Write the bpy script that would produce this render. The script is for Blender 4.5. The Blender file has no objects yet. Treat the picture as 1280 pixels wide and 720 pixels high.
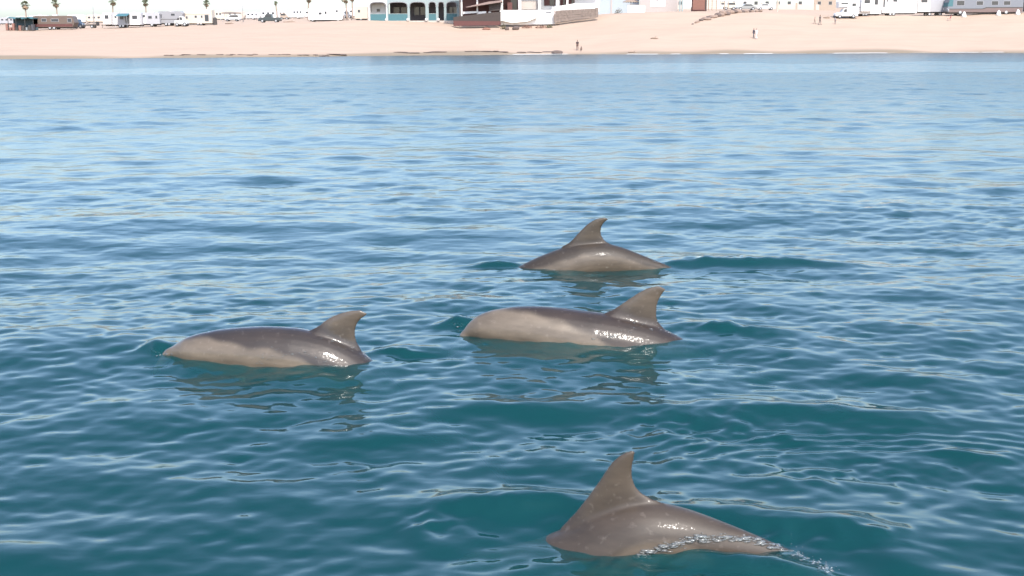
import bpy, bmesh, math, random
import numpy as np
from mathutils import Vector, Matrix
from mathutils.bvhtree import BVHTree

random.seed(7)
rng = np.random.default_rng(11)
scene = bpy.context.scene
C = scene.collection
R = math.radians

# ------------------------------------------------------------------ camera
F = 1500.0                      # focal length in pixels of the 1280 px wide photograph
CAM_H = 2.5
PITCH = math.atan(312.0 / F)    # horizon at y = 48 px
ROLL = R(-0.25)
cam_data = bpy.data.cameras.new('camera')
cam_data.sensor_width = 36.0
cam_data.lens = 36.0 * F / 1280.0
cam_data.clip_start = 0.1
cam_data.clip_end = 9000.0
cam = bpy.data.objects.new('camera', cam_data)
C.objects.link(cam)
cam.location = (0, 0, CAM_H)
cam.matrix_world = (Matrix.Translation((0, 0, CAM_H)) @ Matrix.Rotation(math.pi / 2 - PITCH, 4, 'X')
                    @ Matrix.Rotation(ROLL, 4, 'Z'))
scene.camera = cam

# ------------------------------------------------------------------ sky, sun, exposure
SUN_EL, SUN_AZ = R(49), R(162)      # azimuth clockwise from +Y (the viewing direction)
world = bpy.data.worlds.new('World')
scene.world = world
world.use_nodes = True
wn = world.node_tree
bg = wn.nodes['Background']
sky = wn.nodes.new('ShaderNodeTexSky')
sky.sky_type = 'NISHITA'
sky.sun_disc = False
sky.sun_elevation = SUN_EL
sky.sun_rotation = SUN_AZ
sky.air_density = 0.95
sky.dust_density = 2.3
sky.ozone_density = 2.2
wn.links.new(sky.outputs[0], bg.inputs[0])
bg.inputs[1].default_value = 0.15
sun_data = bpy.data.lights.new('sun', 'SUN')
sun_data.energy = 2.0
sun_data.angle = R(0.5)
sun_data.color = (1.0, 0.95, 0.88)
sun = bpy.data.objects.new('sun', sun_data)
C.objects.link(sun)
sdir = Vector((math.cos(SUN_EL) * math.sin(SUN_AZ), math.cos(SUN_EL) * math.cos(SUN_AZ), math.sin(SUN_EL)))
sun.rotation_euler = sdir.to_track_quat('Z', 'Y').to_euler()
scene.view_settings.view_transform = 'Standard'
scene.view_settings.look = 'None'
scene.view_settings.gamma = 1.0
scene.view_settings.exposure = 1.58
scene.cycles.use_denoising = True
scene.cycles.max_bounces = 6
scene.cycles.transparent_max_bounces = 8
scene.cycles.caustics_reflective = False
scene.cycles.caustics_refractive = False

# ------------------------------------------------------------------ pixel helpers
CM = cam.matrix_world.to_3x3()
CAM = Vector((0, 0, CAM_H))


def ray(px, py):
    """direction of a photograph pixel"""
    return (CM @ Vector(((px - 640) / F, -(py - 360) / F, -1.0))).normalized()


def on_water(px, py, z=0.0):
    d = ray(px, py)
    return CAM + d * ((z - CAM_H) / d.z)


def on_plane(px, py, p0, n):
    d = ray(px, py)
    return CAM + d * ((p0 - CAM).dot(n) / d.dot(n))


def at_depth(px, D):
    """ground X of an image column at distance D along the view"""
    d = ray(px, 48)
    return d.x / d.y * D


# ------------------------------------------------------------------ materials
MATS = {}


def nodes_of(name):
    m = bpy.data.materials.new(name)
    m.use_nodes = True
    nt = m.node_tree
    return m, nt, nt.nodes['Principled BSDF'], nt.nodes['Material Output']


def mat(name, col, rough=0.6, var=0.08, scale=3.0, metallic=0.0, bump=0.0, spec=0.4):
    """plain paint, plaster, cloth ...: base colour with a little noise"""
    if name in MATS:
        return MATS[name]
    m, nt, p, out = nodes_of(name)
    tc = nt.nodes.new('ShaderNodeTexCoord')
    nz = nt.nodes.new('ShaderNodeTexNoise')
    nz.inputs['Scale'].default_value = scale
    nz.inputs['Detail'].default_value = 4
    nt.links.new(tc.outputs['Object'], nz.inputs['Vector'])
    rp = nt.nodes.new('ShaderNodeMix')
    rp.data_type = 'RGBA'
    rp.inputs[6].default_value = [max(0, c * (1 - var)) for c in col] + [1]
    rp.inputs[7].default_value = [min(1, c * (1 + var)) for c in col] + [1]
    nt.links.new(nz.outputs[0], rp.inputs[0])
    nt.links.new(rp.outputs[2], p.inputs['Base Color'])
    p.inputs['Roughness'].default_value = rough
    p.inputs['Metallic'].default_value = metallic
    p.inputs['Specular IOR Level'].default_value = spec
    if bump:
        b = nt.nodes.new('ShaderNodeBump')
        b.inputs['Strength'].default_value = bump
        nt.links.new(nz.outputs[0], b.inputs['Height'])
        nt.links.new(b.outputs[0], p.inputs['Normal'])
    MATS[name] = m
    return m


def tag(o, label=None, cat=None, group=None, kind=None):
    if label:
        o['label'] = label
    if cat:
        o['category'] = cat
    if group:
        o['group'] = group
    if kind:
        o['kind'] = kind
    return o


def mesh_obj(name, verts, faces, material, parent=None, smooth=False):
    me = bpy.data.meshes.new(name)
    me.from_pydata([tuple(v) for v in verts], [], faces)
    me.update()
    if material:
        me.materials.append(material)
    if smooth:
        me.shade_smooth()
    o = bpy.data.objects.new(name, me)
    C.objects.link(o)
    o.parent = parent
    return o


def np_mesh(name, co, quads, material, smooth=True):
    me = bpy.data.meshes.new(name)
    me.vertices.add(len(co))
    me.vertices.foreach_set('co', co.astype(np.float32).ravel())
    me.loops.add(quads.size)
    me.loops.foreach_set('vertex_index', quads.astype(np.int32).ravel())
    me.polygons.add(len(quads))
    me.polygons.foreach_set('loop_start', np.arange(0, quads.size, quads.shape[1], dtype=np.int32))
    me.update(calc_edges=True)
    me.validate()
    if material:
        me.materials.append(material)
    if smooth:
        me.shade_smooth()
    o = bpy.data.objects.new(name, me)
    C.objects.link(o)
    return o


def sm(a, b, x):
    t = np.clip((x - a) / (b - a), 0, 1)
    return t * t * (3 - 2 * t)


# ================================================================== SEA
def fft_tile(size, n, lmin, lmax, rms, direction, spread, power, seed):
    g = np.random.default_rng(seed)
    k1 = np.fft.fftfreq(n, size / n) * 2 * np.pi
    kx, ky = np.meshgrid(k1, k1, indexing='xy')
    k = np.hypot(kx, ky) + 1e-9
    lam = 2 * np.pi / k
    th = np.arctan2(ky, kx) - direction
    dirw = np.abs(np.cos(th)) ** spread + 0.06
    amp = k ** (-power) * dirw * sm(lmin * 0.8, lmin * 1.2, lam) * (1 - sm(lmax * 0.8, lmax * 1.2, lam))
    amp[0, 0] = 0
    spec = amp * (g.normal(size=k.shape) + 1j * g.normal(size=k.shape))
    h = np.fft.ifft2(spec).real
    sc = rms / h.std()
    spec = spec * sc
    dx = np.fft.ifft2(spec * (-1j * kx / k)).real
    dy = np.fft.ifft2(spec * (-1j * ky / k)).real
    return h * sc, dx, dy, size


def sample(tile, X, Y, rot, what=(0, 1, 2)):
    size = tile[3]
    c, s = math.cos(rot), math.sin(rot)
    u = (X * c + Y * s) / size
    v = (-X * s + Y * c) / size
    n = tile[0].shape[0]
    u = (u % 1.0) * n
    v = (v % 1.0) * n
    i0 = np.floor(u).astype(int) % n
    j0 = np.floor(v).astype(int) % n
    fu, fv = u - np.floor(u), v - np.floor(v)
    fu = fu * fu * (3 - 2 * fu) * 0.3 + fu * 0.7
    i1, j1 = (i0 + 1) % n, (j0 + 1) % n
    out = []
    for q in what:
        a = tile[q]
        out.append((a[j0, i0] * (1 - fu) + a[j0, i1] * fu) * (1 - fv) + (a[j1, i0] * (1 - fu) + a[j1, i1] * fu) * fv)
    return out


# water humps pushed up by the animals: pixel, height, half length, half width (m), slant
HUMPS = [
    (905, 700, 0.060, 0.28, 0.10, -0.32), (985, 712, 0.050, 0.22, 0.10, -0.40), (212, 443, 0.035, 0.16, 0.12, 0.0), (588, 411, 0.035, 0.16, 0.12, 0.0),
    (600, 632, 0.055, 0.34, 0.15, 0.10), (720, 634, 0.075, 0.50, 0.15, -0.05), (930, 650, 0.06, 0.45, 0.14, -0.20),
    (1080, 668, 0.065, 0.32, 0.15, -0.30), (1110, 700, 0.045, 0.30, 0.12, -0.35),
    (655, 512, 0.060, 0.42, 0.13, 0.12), (480, 545, 0.03, 0.35, 0.14, 0.3), (1030, 517, 0.050, 0.62, 0.12, -0.12),
    (985, 545, 0.022, 0.16, 0.07, -0.2), (1205, 566, 0.035, 0.22, 0.08, -0.05), (1120, 475, 0.035, 0.35, 0.14, -0.1),
    (622, 331, 0.085, 0.22, 0.11, 0.0), (905, 330, 0.085, 0.55, 0.17, 0.0), (1010, 331, 0.065, 0.5, 0.16, -0.05),
    (196, 443, 0.055, 0.10, 0.09, 0.0), (572, 411, 0.055, 0.10, 0.09, 0.0), (505, 445, 0.045, 0.20, 0.08, 0.05),
    (910, 418, 0.055, 0.42, 0.12, -0.05), (15, 692, 0.050, 0.35, 0.18, -0.2), (525, 668, 0.03, 0.16, 0.10, -0.5),
]


def water_height_fns():
    A = fft_tile(41.0, 512, 2.6, 11.0, 0.022, R(97), 3, 2.0, 1)
    B = fft_tile(11.3, 512, 0.7, 2.6, 0.0080, R(82), 0.9, 1.55, 2)
    Cc = fft_tile(3.7, 512, 0.12, 0.8, 0.0034, R(98), 0.9, 1.5, 3)
    return A, B, Cc


def build_sea():
    A, B, Cc = water_height_fns()
    # polar sheet round the boat: fine rows near, never more than half a metre apart up to the beach
    hf = CAM_H * F
    ypx = np.arange(1250.0, hf / 34.0, -1.25)
    r = list(hf / ypx)
    while r[-1] < 200:
        r.append(r[-1] + min(0.5, 0.30 + 0.004 * (r[-1] - 34)))
    r = np.array(r)
    az = np.concatenate([np.linspace(R(-85), R(-28), 40, endpoint=False), np.linspace(R(-28), R(28), 720),
                         np.linspace(R(28), R(85), 41)[1:]])
    Rr, Az = np.meshgrid(r, az, indexing='ij')
    X = Rr * np.sin(Az)
    Y = Rr * np.cos(Az)
    wing = 1 - sm(R(27), R(34), np.abs(Az)) * 0.9
    spacing = np.gradient(r)[:, None]
    far = sm(12, 70, Rr)
    lively = sm(8, 22, Rr)
    # slow patches of calmer and livelier water
    P = fft_tile(97.0, 256, 9.0, 60.0, 1.0, R(95), 2, 1.2, 9)
    patch = 1 + 0.35 * np.clip(sample(P, X, Y, 0.1, (0,))[0], -1.6, 1.8)
    H = np.zeros_like(X)
    DX = np.zeros_like(X)
    DY = np.zeros_like(X)
    for tile, rot, lam, chop, gain in ((A, 0.04, 3.0, 0.9, 0.8 - 0.25 * far), (A, 0.51, 3.4, 0.9, 0.5 - 0.1 * far),
                                       (B, -0.07, 1.0, 0.9, 1.0 + 1.1 * far), (B, 0.43, 1.0, 0.8, 0.6 + 0.9 * far),
                                       (Cc, 0.13, 0.35, 0.7, (0.9 + 0.45 * lively) * patch), (Cc, -0.55, 0.35, 0.6, (0.6 + 0.3 * lively) * patch)):
        fade = np.clip(lam / (3.2 * spacing), 0, 1) ** 1.5 * wing
        h, dx, dy = sample(tile, X, Y, rot)
        c, s = math.cos(rot), math.sin(rot)
        H += h * fade * gain
        DX += (dx * c - dy * s) * fade * chop * gain
        DY += (dx * s + dy * c) * fade * chop * gain
    # turbulent water where a fluke has just passed
    for px, py, sx, sy, g in ((870, 535, 0.62, 0.38, 0.007), (1060, 585, 0.7, 0.25, 0.006), (540, 655, 0.16, 0.14, 0.008),
                              (197, 438, 0.12, 0.10, 0.010), (572, 406, 0.11, 0.10, 0.010), (930, 326, 0.8, 0.25, 0.013), (622, 328, 0.2, 0.12, 0.010), (910, 417, 0.45, 0.15, 0.009), (505, 443, 0.2, 0.1, 0.008), (1000, 672, 0.5, 0.2, 0.007), (640, 640, 0.4, 0.15, 0.004),
                              (330, 462, 0.75, 0.16, 0.005), (700, 434, 0.8, 0.16, 0.005), (770, 700, 0.7, 0.16, 0.0055), (735, 342, 0.8, 0.2, 0.006)):
        w = on_water(px, py)
        m = np.exp(-((X - w.x) / sx) ** 2 - ((Y - w.y) / sy) ** 2)
        if m.max() < 0.01:
            continue
        h, dx, dy = sample(Cc, X * 1.5 + 1.7, Y * 1.5, 0.9)
        h2 = sample(Cc, X * 1.2, Y * 1.3 + 0.9, -0.6, (0,))[0]
        H += m * g * (h + h2) / 0.0048
        H *= 1
    for px, py, hh, sl, sw, slant in HUMPS:
        w = on_water(px, py)
        a = (X - w.x) * math.cos(slant) + (Y - w.y) * math.sin(slant)
        b = -(X - w.x) * math.sin(slant) + (Y - w.y) * math.cos(slant)
        b = b + 0.05 * np.sin(a / sl * 2.2)
        H += hh * np.exp(-(a / sl) ** 2 / 1.6) * np.exp(-(np.where(b < 0, b / sw, b / (1.6 * sw))) ** 2)
    # arcs spreading from a fluke print on the right
    w = on_water(1120, 600)
    dd = np.hypot((X - w.x) * 0.55, Y - w.y)
    H += 0.0035 * np.exp(-((dd - 0.75) / 0.28) ** 2) * np.sin(dd * 2 * np.pi / 0.105) * sm(0, 0.25, Y - w.y)
    shore = 1 - 0.7 * sm(120, 175, Rr)
    H *= shore
    co = np.stack([X + DX * shore, Y + DY * shore, H], -1).reshape(-1, 3)
    nr, na = X.shape
    idx = np.arange(nr * na).reshape(nr, na)
    q = np.stack([idx[:-1, :-1], idx[:-1, 1:], idx[1:, 1:], idx[1:, :-1]], -1).reshape(-1, 4)
    # orientation: up
    m, nt, p, out = nodes_of('sea_water')
    nt.nodes.remove(p)
    N = nt.nodes.new
    L = nt.links.new
    tc = N('ShaderNodeTexCoord')
    mp = N('ShaderNodeMapping')
    mp.inputs['Scale'].default_value = (0.7, 1.25, 1)
    L(tc.outputs['Object'], mp.inputs['Vector'])
    n1 = N('ShaderNodeTexNoise')
    n1.inputs['Scale'].default_value = 9.0
    n1.inputs['Detail'].default_value = 3.0
    n1.inputs['Roughness'].default_value = 0.5
    n1.inputs['Distortion'].default_value = 0.4
    L(mp.outputs[0], n1.inputs['Vector'])
    n2 = N('ShaderNodeTexNoise')
    n2.inputs['Scale'].default_value = 1.6
    n2.inputs['Detail'].default_value = 2.5
    n2.inputs['Roughness'].default_value = 0.6
    L(mp.outputs[0], n2.inputs['Vector'])
    b1 = N('ShaderNodeBump')
    b1.inputs['Strength'].default_value = 0.18
    b1.inputs['Distance'].default_value = 0.010
    L(n1.outputs[0], b1.inputs['Height'])
    b2 = N('ShaderNodeBump')
    b2.inputs['Strength'].default_value = 0.35
    b2.inputs['Distance'].default_value = 0.07
    L(n2.outputs[0], b2.inputs['Height'])
    L(b1.outputs[0], b2.inputs['Normal'])
    fr = N('ShaderNodeFresnel')
    fr.inputs['IOR'].default_value = 1.333
    L(b2.outputs[0], fr.inputs['Normal'])
    gl = N('ShaderNodeBsdfGlossy')
    # the breeze roughens the water further off the boat's lee
    sep = N('ShaderNodeSeparateXYZ')
    L(tc.outputs['Object'], sep.inputs[0])
    rr = N('ShaderNodeMapRange')
    rr.inputs[1].default_value = 7.0
    rr.inputs[2].default_value = 55.0
    rr.inputs[3].default_value = 0.045
    rr.inputs[4].default_value = 0.19
    L(sep.outputs['Y'], rr.inputs[0])
    L(rr.outputs[0], gl.inputs['Roughness'])
    L(b2.outputs[0], gl.inputs['Normal'])
    df = N('ShaderNodeBsdfDiffuse')
    df.inputs['Color'].default_value = (0.004, 0.060, 0.066, 1)
    tr = N('ShaderNodeBsdfTransparent')
    mx = N('ShaderNodeMixShader')
    mx.inputs[0].default_value = 0.52
    L(df.outputs[0], mx.inputs[1])
    L(tr.outputs[0], mx.inputs[2])
    m2 = N('ShaderNodeMixShader')
    # on ruffled water the facets turned to the viewer reflect less than a flat sheet would
    q1 = N('ShaderNodeMapRange')
    q1.inputs[1].default_value = 5.0
    q1.inputs[2].default_value = 60.0
    q1.inputs[3].default_value = 0.06
    q1.inputs[4].default_value = 0.52
    L(sep.outputs['Y'], q1.inputs[0])
    q2 = N('ShaderNodeMath')
    q2.operation = 'MULTIPLY'
    L(q1.outputs[0], q2.inputs[0])
    L(fr.outputs[0], q2.inputs[1])
    q3 = N('ShaderNodeMath')
    q3.operation = 'SUBTRACT'
    q3.inputs[0].default_value = 1.0
    L(q2.outputs[0], q3.inputs[1])
    q4 = N('ShaderNodeMath')
    q4.operation = 'MULTIPLY'
    L(q3.outputs[0], q4.inputs[0])
    L(fr.outputs[0], q4.inputs[1])
    L(q4.outputs[0], m2.inputs[0])
    L(mx.outputs[0], m2.inputs[1])
    L(gl.outputs[0], m2.inputs[2])
    L(m2.outputs[0], out.inputs['Surface'])
    va = N('ShaderNodeVolumeAbsorption')
    va.inputs['Color'].default_value = (0.10, 0.62, 0.58, 1)
    va.inputs['Density'].default_value = 3.4
    L(va.outputs[0], out.inputs['Volume'])
    sea = np_mesh('sea', co, q, m)
    tag(sea, 'rippled teal and blue sea water with low swell', kind='structure')
    bed_m = mat('seabed_sand', (0.16, 0.17, 0.13), 0.9, 0.3, 0.6)
    s = 260
    bed = mesh_obj('seabed', [(-s, -20, -4), (s, -20, -4), (s, 230, -4), (-s, 230, -4)], [(0, 1, 2, 3)], bed_m)
    tag(bed, 'sandy sea floor under the teal water', kind='structure')
    return sea


build_sea()


# ================================================================== DOLPHINS
RAD_T = np.array([0, .01, .03, .06, .085, .10, .12, .15, .20, .26, .32, .40, .48, .56, .64, .72, .80, .87, .93, .97, 1.0])
RAD_H = np.array([.006, .014, .020, .025, .031, .046, .068, .086, .107, .124, .136, .143, .139, .125, .104, .079, .054, .036, .022, .012, .005]) * 0.56
RAD_W = np.array([.006, .014, .020, .025, .030, .044, .062, .080, .098, .113, .124, .130, .125, .110, .087, .060, .036, .020, .012, .008, .004]) * 0.56


def crom(P, n):
    """resample a polyline smoothly"""
    P = np.array(P, float)
    d = np.concatenate([[0], np.cumsum(np.linalg.norm(np.diff(P, axis=0), axis=1))])
    s = np.linspace(0, d[-1], n)
    # cubic Hermite with finite-difference tangents
    T = np.gradient(P, d, axis=0)
    i = np.clip(np.searchsorted(d, s) - 1, 0, len(d) - 2)
    h = (d[i + 1] - d[i])[:, None]
    t = ((s - d[i]) / (d[i + 1] - d[i]))[:, None]
    return ((2 * t**3 - 3 * t**2 + 1) * P[i] + (t**3 - 2 * t**2 + t) * h * T[i] + (-2 * t**3 + 3 * t**2) * P[i + 1]
            + (t**3 - t**2) * h * T[i + 1])


def smooth_line(P, it=30):
    P = P.copy()
    for _ in range(it):
        P[1:-1] = 0.25 * P[:-2] + 0.5 * P[1:-1] + 0.25 * P[2:]
    return P


BVH = {}


def dolphin(name, label, base_px, yaw, L, back, lead, trail, head_dir, tail_dir, cape, skin, lift=0.0, t_fin=0.53, wet=0.2):
    """back: pixel outline of the back, head to tail, without the fin; lead / trail: the two edges of the dorsal fin, base to tip"""
    p0 = on_water(*base_px)
    ax = Vector((math.cos(yaw), -math.sin(yaw), 0))      # towards the tail
    nrm = Vector((math.sin(yaw), math.cos(yaw), 0))      # away from the camera

    def uz(px, py):
        w = on_plane(px, py, p0, nrm)
        return ((w - p0).dot(ax), w.z + lift)
    top = np.array([uz(*p) for p in back])
    ld = np.array([uz(*p) for p in lead])
    tl = np.array([uz(*p) for p in trail])
    uf = 0.5 * (ld[0, 0] + tl[0, 0])
    top = smooth_line(crom(top, 120), 40)
    ds = np.concatenate([[0], np.cumsum(np.linalg.norm(np.diff(top, axis=0), axis=1))])
    sf = np.interp(uf, top[:, 0], ds)
    t = t_fin + (ds - sf) / L
    tan = np.gradient(top, axis=0)
    tan /= np.linalg.norm(tan, axis=1)[:, None]
    nor = np.stack([tan[:, 1], -tan[:, 0]], 1)
    rh = np.interp(t, RAD_T, RAD_H) * L
    mid = top + nor * rh[:, None]
    mid = smooth_line(crom(mid, 120), 60)
    # drop what lies beyond the ends and carry the spine on below the water
    keep = (t > 0.02) & (t < 0.97)
    mid = mid[keep]
    step = np.linalg.norm(mid[1] - mid[0])

    def extend(p, d, target, length):
        a0 = math.atan2(d[1], d[0])
        a1 = target
        n = max(2, int(length / 0.03))
        out = []
        a = a0
        for i in range(n):
            a = a0 + (a1 - a0) * min(1, (i + 1) / (0.35 * n))
            p = p + np.array([math.cos(a), math.sin(a)]) * (length / n)
            out.append(p.copy())
        return out
    dm = np.concatenate([[0], np.cumsum(np.linalg.norm(np.diff(mid, axis=0), axis=1))])
    sm_f = np.interp(uf, mid[:, 0], dm)
    head_len = max(0.06, t_fin * L - sm_f)
    tail_len = max(0.06, (1 - t_fin) * L - (dm[-1] - sm_f))
    hd = mid[0] - mid[4]
    td = mid[-1] - mid[-5]
    hp = extend(mid[0], hd, math.pi + head_dir, head_len)[::-1]     # head_dir > 0: nose down
    tp = extend(mid[-1], td, -tail_dir, tail_len)
    spine = smooth_line(crom(np.array(hp + list(mid) + tp), 160), 25)
    sd = np.concatenate([[0], np.cumsum(np.linalg.norm(np.diff(spine, axis=0), axis=1))])
    st = sd / sd[-1]
    Lr = sd[-1]
    tan = np.gradient(spine, axis=0)
    tan /= np.linalg.norm(tan, axis=1)[:, None]
    nor = np.stack([-tan[:, 1], tan[:, 0]], 1)      # up
    nor[nor[:, 1] < 0] *= -1
    rh = np.interp(st, RAD_T, RAD_H) * Lr
    rw = np.interp(st, RAD_T, RAD_W) * Lr
    bm = bmesh.new()

    def P(u, z, v):
        return (ax.x * u + nrm.x * v, ax.y * u + nrm.y * v, z)
    K = 28
    rings = []
    for i in range(len(spine)):
        ring = []
        for j in range(K):
            a = 2 * math.pi * j / K
            cw, sh = math.cos(a), math.sin(a)
            q = spine[i] + nor[i] * rh[i] * sh
            ring.append(bm.verts.new(P(q[0], q[1], rw[i] * cw * (1 - 0.10 * max(0, sh) ** 2))))
        rings.append(ring)
    for i in range(len(rings) - 1):
        for j in range(K):
            bm.faces.new((rings[i][j], rings[i][(j + 1) % K], rings[i + 1][(j + 1) % K], rings[i + 1][j]))
    bm.faces.new(rings[0])
    bm.faces.new(rings[-1][::-1])

    def lens_fin(lc, tc_, thick, place):
        """closed blade between a leading and a trailing edge"""
        nv, nw = len(lc), 11
        g = [[], []]
        for i in range(nv):
            th = thick(i / (nv - 1))
            for side in (0, 1):
                row = []
                for w in range(nw):
                    f = w / (nw - 1)
                    q = lc[i] * (1 - f) + tc_[i] * f
                    e = (4 * f * (1 - f)) ** 0.55 * (1.15 - 0.5 * f) * th + 0.0022
                    row.append(bm.verts.new(place(q, e * (1 if side else -1))))
                g[side].append(row)
        for side in (0, 1):
            for i in range(nv - 1):
                for w in range(nw - 1):
                    f4 = (g[side][i][w], g[side][i][w + 1], g[side][i + 1][w + 1], g[side][i + 1][w])
                    bm.faces.new(f4 if side == 0 else f4[::-1])
        for i in range(nv - 1):
            for w in (0, nw - 1):
                f4 = (g[0][i][w], g[0][i + 1][w], g[1][i + 1][w], g[1][i][w])
                bm.faces.new(f4 if w == 0 else f4[::-1])
        for i in (0, nv - 1):
            for w in range(nw - 1):
                f4 = (g[0][i][w], g[1][i][w], g[1][i][w + 1], g[0][i][w + 1])
                bm.faces.new(f4 if i == 0 else f4[::-1])
    # dorsal fin, rooted well inside the back
    nv = 26
    lc = crom(ld, nv)
    tc_ = crom(tl, nv)
    root_l = ld[0] + np.array([-0.03, -0.10])
    root_t = tl[0] + np.array([0.02, -0.09])
    lc = np.vstack([root_l, lc])
    tc_ = np.vstack([root_t, tc_])
    lens_fin(lc, tc_, lambda v: 0.032 * (1 - v) ** 0.8 + 0.006 + 0.030 * math.exp(-v * 9), lambda q, e: P(q[0], q[1], e))
    # flippers and flukes, below the water
    i_f = int(np.searchsorted(st, 0.25))
    for s in (-1, 1):
        c0 = spine[i_f] - nor[i_f] * rh[i_f] * 0.5
        v = np.linspace(0, 1, 10)[:, None]
        lcf = np.hstack([c0[0] - 0.09 + 0.30 * v + 0.05 * np.sin(v * 3), c0[1] - 0.16 * v])
        tcf = np.hstack([c0[0] + 0.10 + 0.19 * v - 0.06 * np.sin(v * 3.1), c0[1] - 0.01 - 0.16 * v])
        off = np.linspace(rw[i_f] * 0.7, rw[i_f] * 0.7 + 0.10, 10)
        cnt = {'i': 0}

        def plc(q, e, lcf=lcf, tcf=tcf, off=off, s=s):
            # spread outwards with distance from the root
            k = min(1, max(0, (c0[1] - q[1]) / 0.17))
            return P(q[0], q[1] + e, s * (off[0] + (off[-1] - off[0]) * k))
        lens_fin(lcf, tcf, lambda v: 0.018 * (1 - v) + 0.006, plc)
        ce = spine[-8]
        a0 = tan[-6]
        lf = np.array([[-0.10 + 0.34 * k ** 1.3, 0.02 + 0.33 * k] for k in np.linspace(0, 1, 10)])
        tf = np.array([[0.10 + 0.14 * k + 0.05 * math.sin(k * 3.1), 0.0 + 0.335 * k] for k in np.linspace(0, 1, 10)])

        def plc2(q, e, s=s, ce=ce, a0=a0):
            w = ce + a0 * q[0]
            return P(w[0], w[1] + e, s * q[1])
        lens_fin(lf, tf, lambda v: 0.016 * (1 - v) + 0.006, plc2)
    bmesh.ops.recalc_face_normals(bm, faces=bm.faces)
    me = bpy.data.meshes.new(name + '_cage')
    bm.to_mesh(me)
    bm.free()
    tmp = bpy.data.objects.new('tmp', me)
    C.objects.link(tmp)
    md = tmp.modifiers.new('r', 'REMESH')
    md.mode = 'VOXEL'
    md.voxel_size = 0.0085
    ms = tmp.modifiers.new('s', 'SMOOTH')
    ms.iterations = 14
    ms.factor = 0.5
    dg = bpy.context.evaluated_depsgraph_get()
    me2 = bpy.data.meshes.new_from_object(tmp.evaluated_get(dg))
    bpy.data.objects.remove(tmp)
    bpy.data.meshes.remove(me)
    me2.name = name
    me2.shade_smooth()
    # pigment: dark cape over paler flanks
    n = len(me2.vertices)
    co = np.empty(n * 3, np.float32)
    me2.vertices.foreach_get('co', co)
    co = co.reshape(-1, 3)
    u = co[:, 0] * ax.x + co[:, 1] * ax.y
    v = co[:, 0] * nrm.x + co[:, 1] * nrm.y
    z = co[:, 2]
    best = np.zeros(n, int)
    for a in range(0, n, 20000):
        dd = (u[a:a + 20000, None] - spine[None, :, 0]) ** 2 + (z[a:a + 20000, None] - spine[None, :, 1]) ** 2
        best[a:a + 20000] = dd.argmin(1)
    tt = st[best]
    w = ((u - spine[best, 0]) * nor[best, 0] + (z - spine[best, 1]) * nor[best, 1]) / np.maximum(rh[best], 0.02)
    finm = sm(1.05, 1.5, w) * sm(0.36, 0.42, tt)
    wc = np.interp(tt, cape[0], cape[1]) + 0.05 * np.sin(u * 9) + 0.03 * np.sin(u * 23 + 1)
    dark = sm(-0.10, 0.12, w - wc)
    belly = 1 - sm(-0.9, -0.3, w)
    snout = 1 - sm(0.10, 0.17, tt)
    cd, cf, cfin, cb = [np.array(c) for c in skin]
    col = cf[None] * (1 - dark[:, None]) + cd[None] * dark[:, None]
    col = col * (1 - belly[:, None]) + cb[None] * belly[:, None]
    col = col * (1 - 0.45 * snout[:, None]) + cf[None] * 0.45 * snout[:, None]
    col = col * (1 - finm[:, None]) + cfin[None] * finm[:, None]
    at = me2.color_attributes.new('pigment', 'FLOAT_COLOR', 'POINT')
    at.data.foreach_set('color', np.hstack([col, np.ones((n, 1))]).astype(np.float32).ravel())
    wa = me2.attributes.new('wetness', 'FLOAT', 'POINT')
    wa.data.foreach_set('value', np.full(n, wet, np.float32))
    me2.materials.append(skin_mat())
    o = bpy.data.objects.new(name, me2)
    C.objects.link(o)
    o.location = (p0.x, p0.y, 0)
    tag(o, label, 'dolphin', 'dolphins swimming in the sea')
    bmx = bmesh.new()
    bmx.from_mesh(me2)
    bmesh.ops.translate(bmx, verts=bmx.verts, vec=o.location)
    BVH[len(BVH)] = BVHTree.FromBMesh(bmx)
    bmx.free()
    return o


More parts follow.
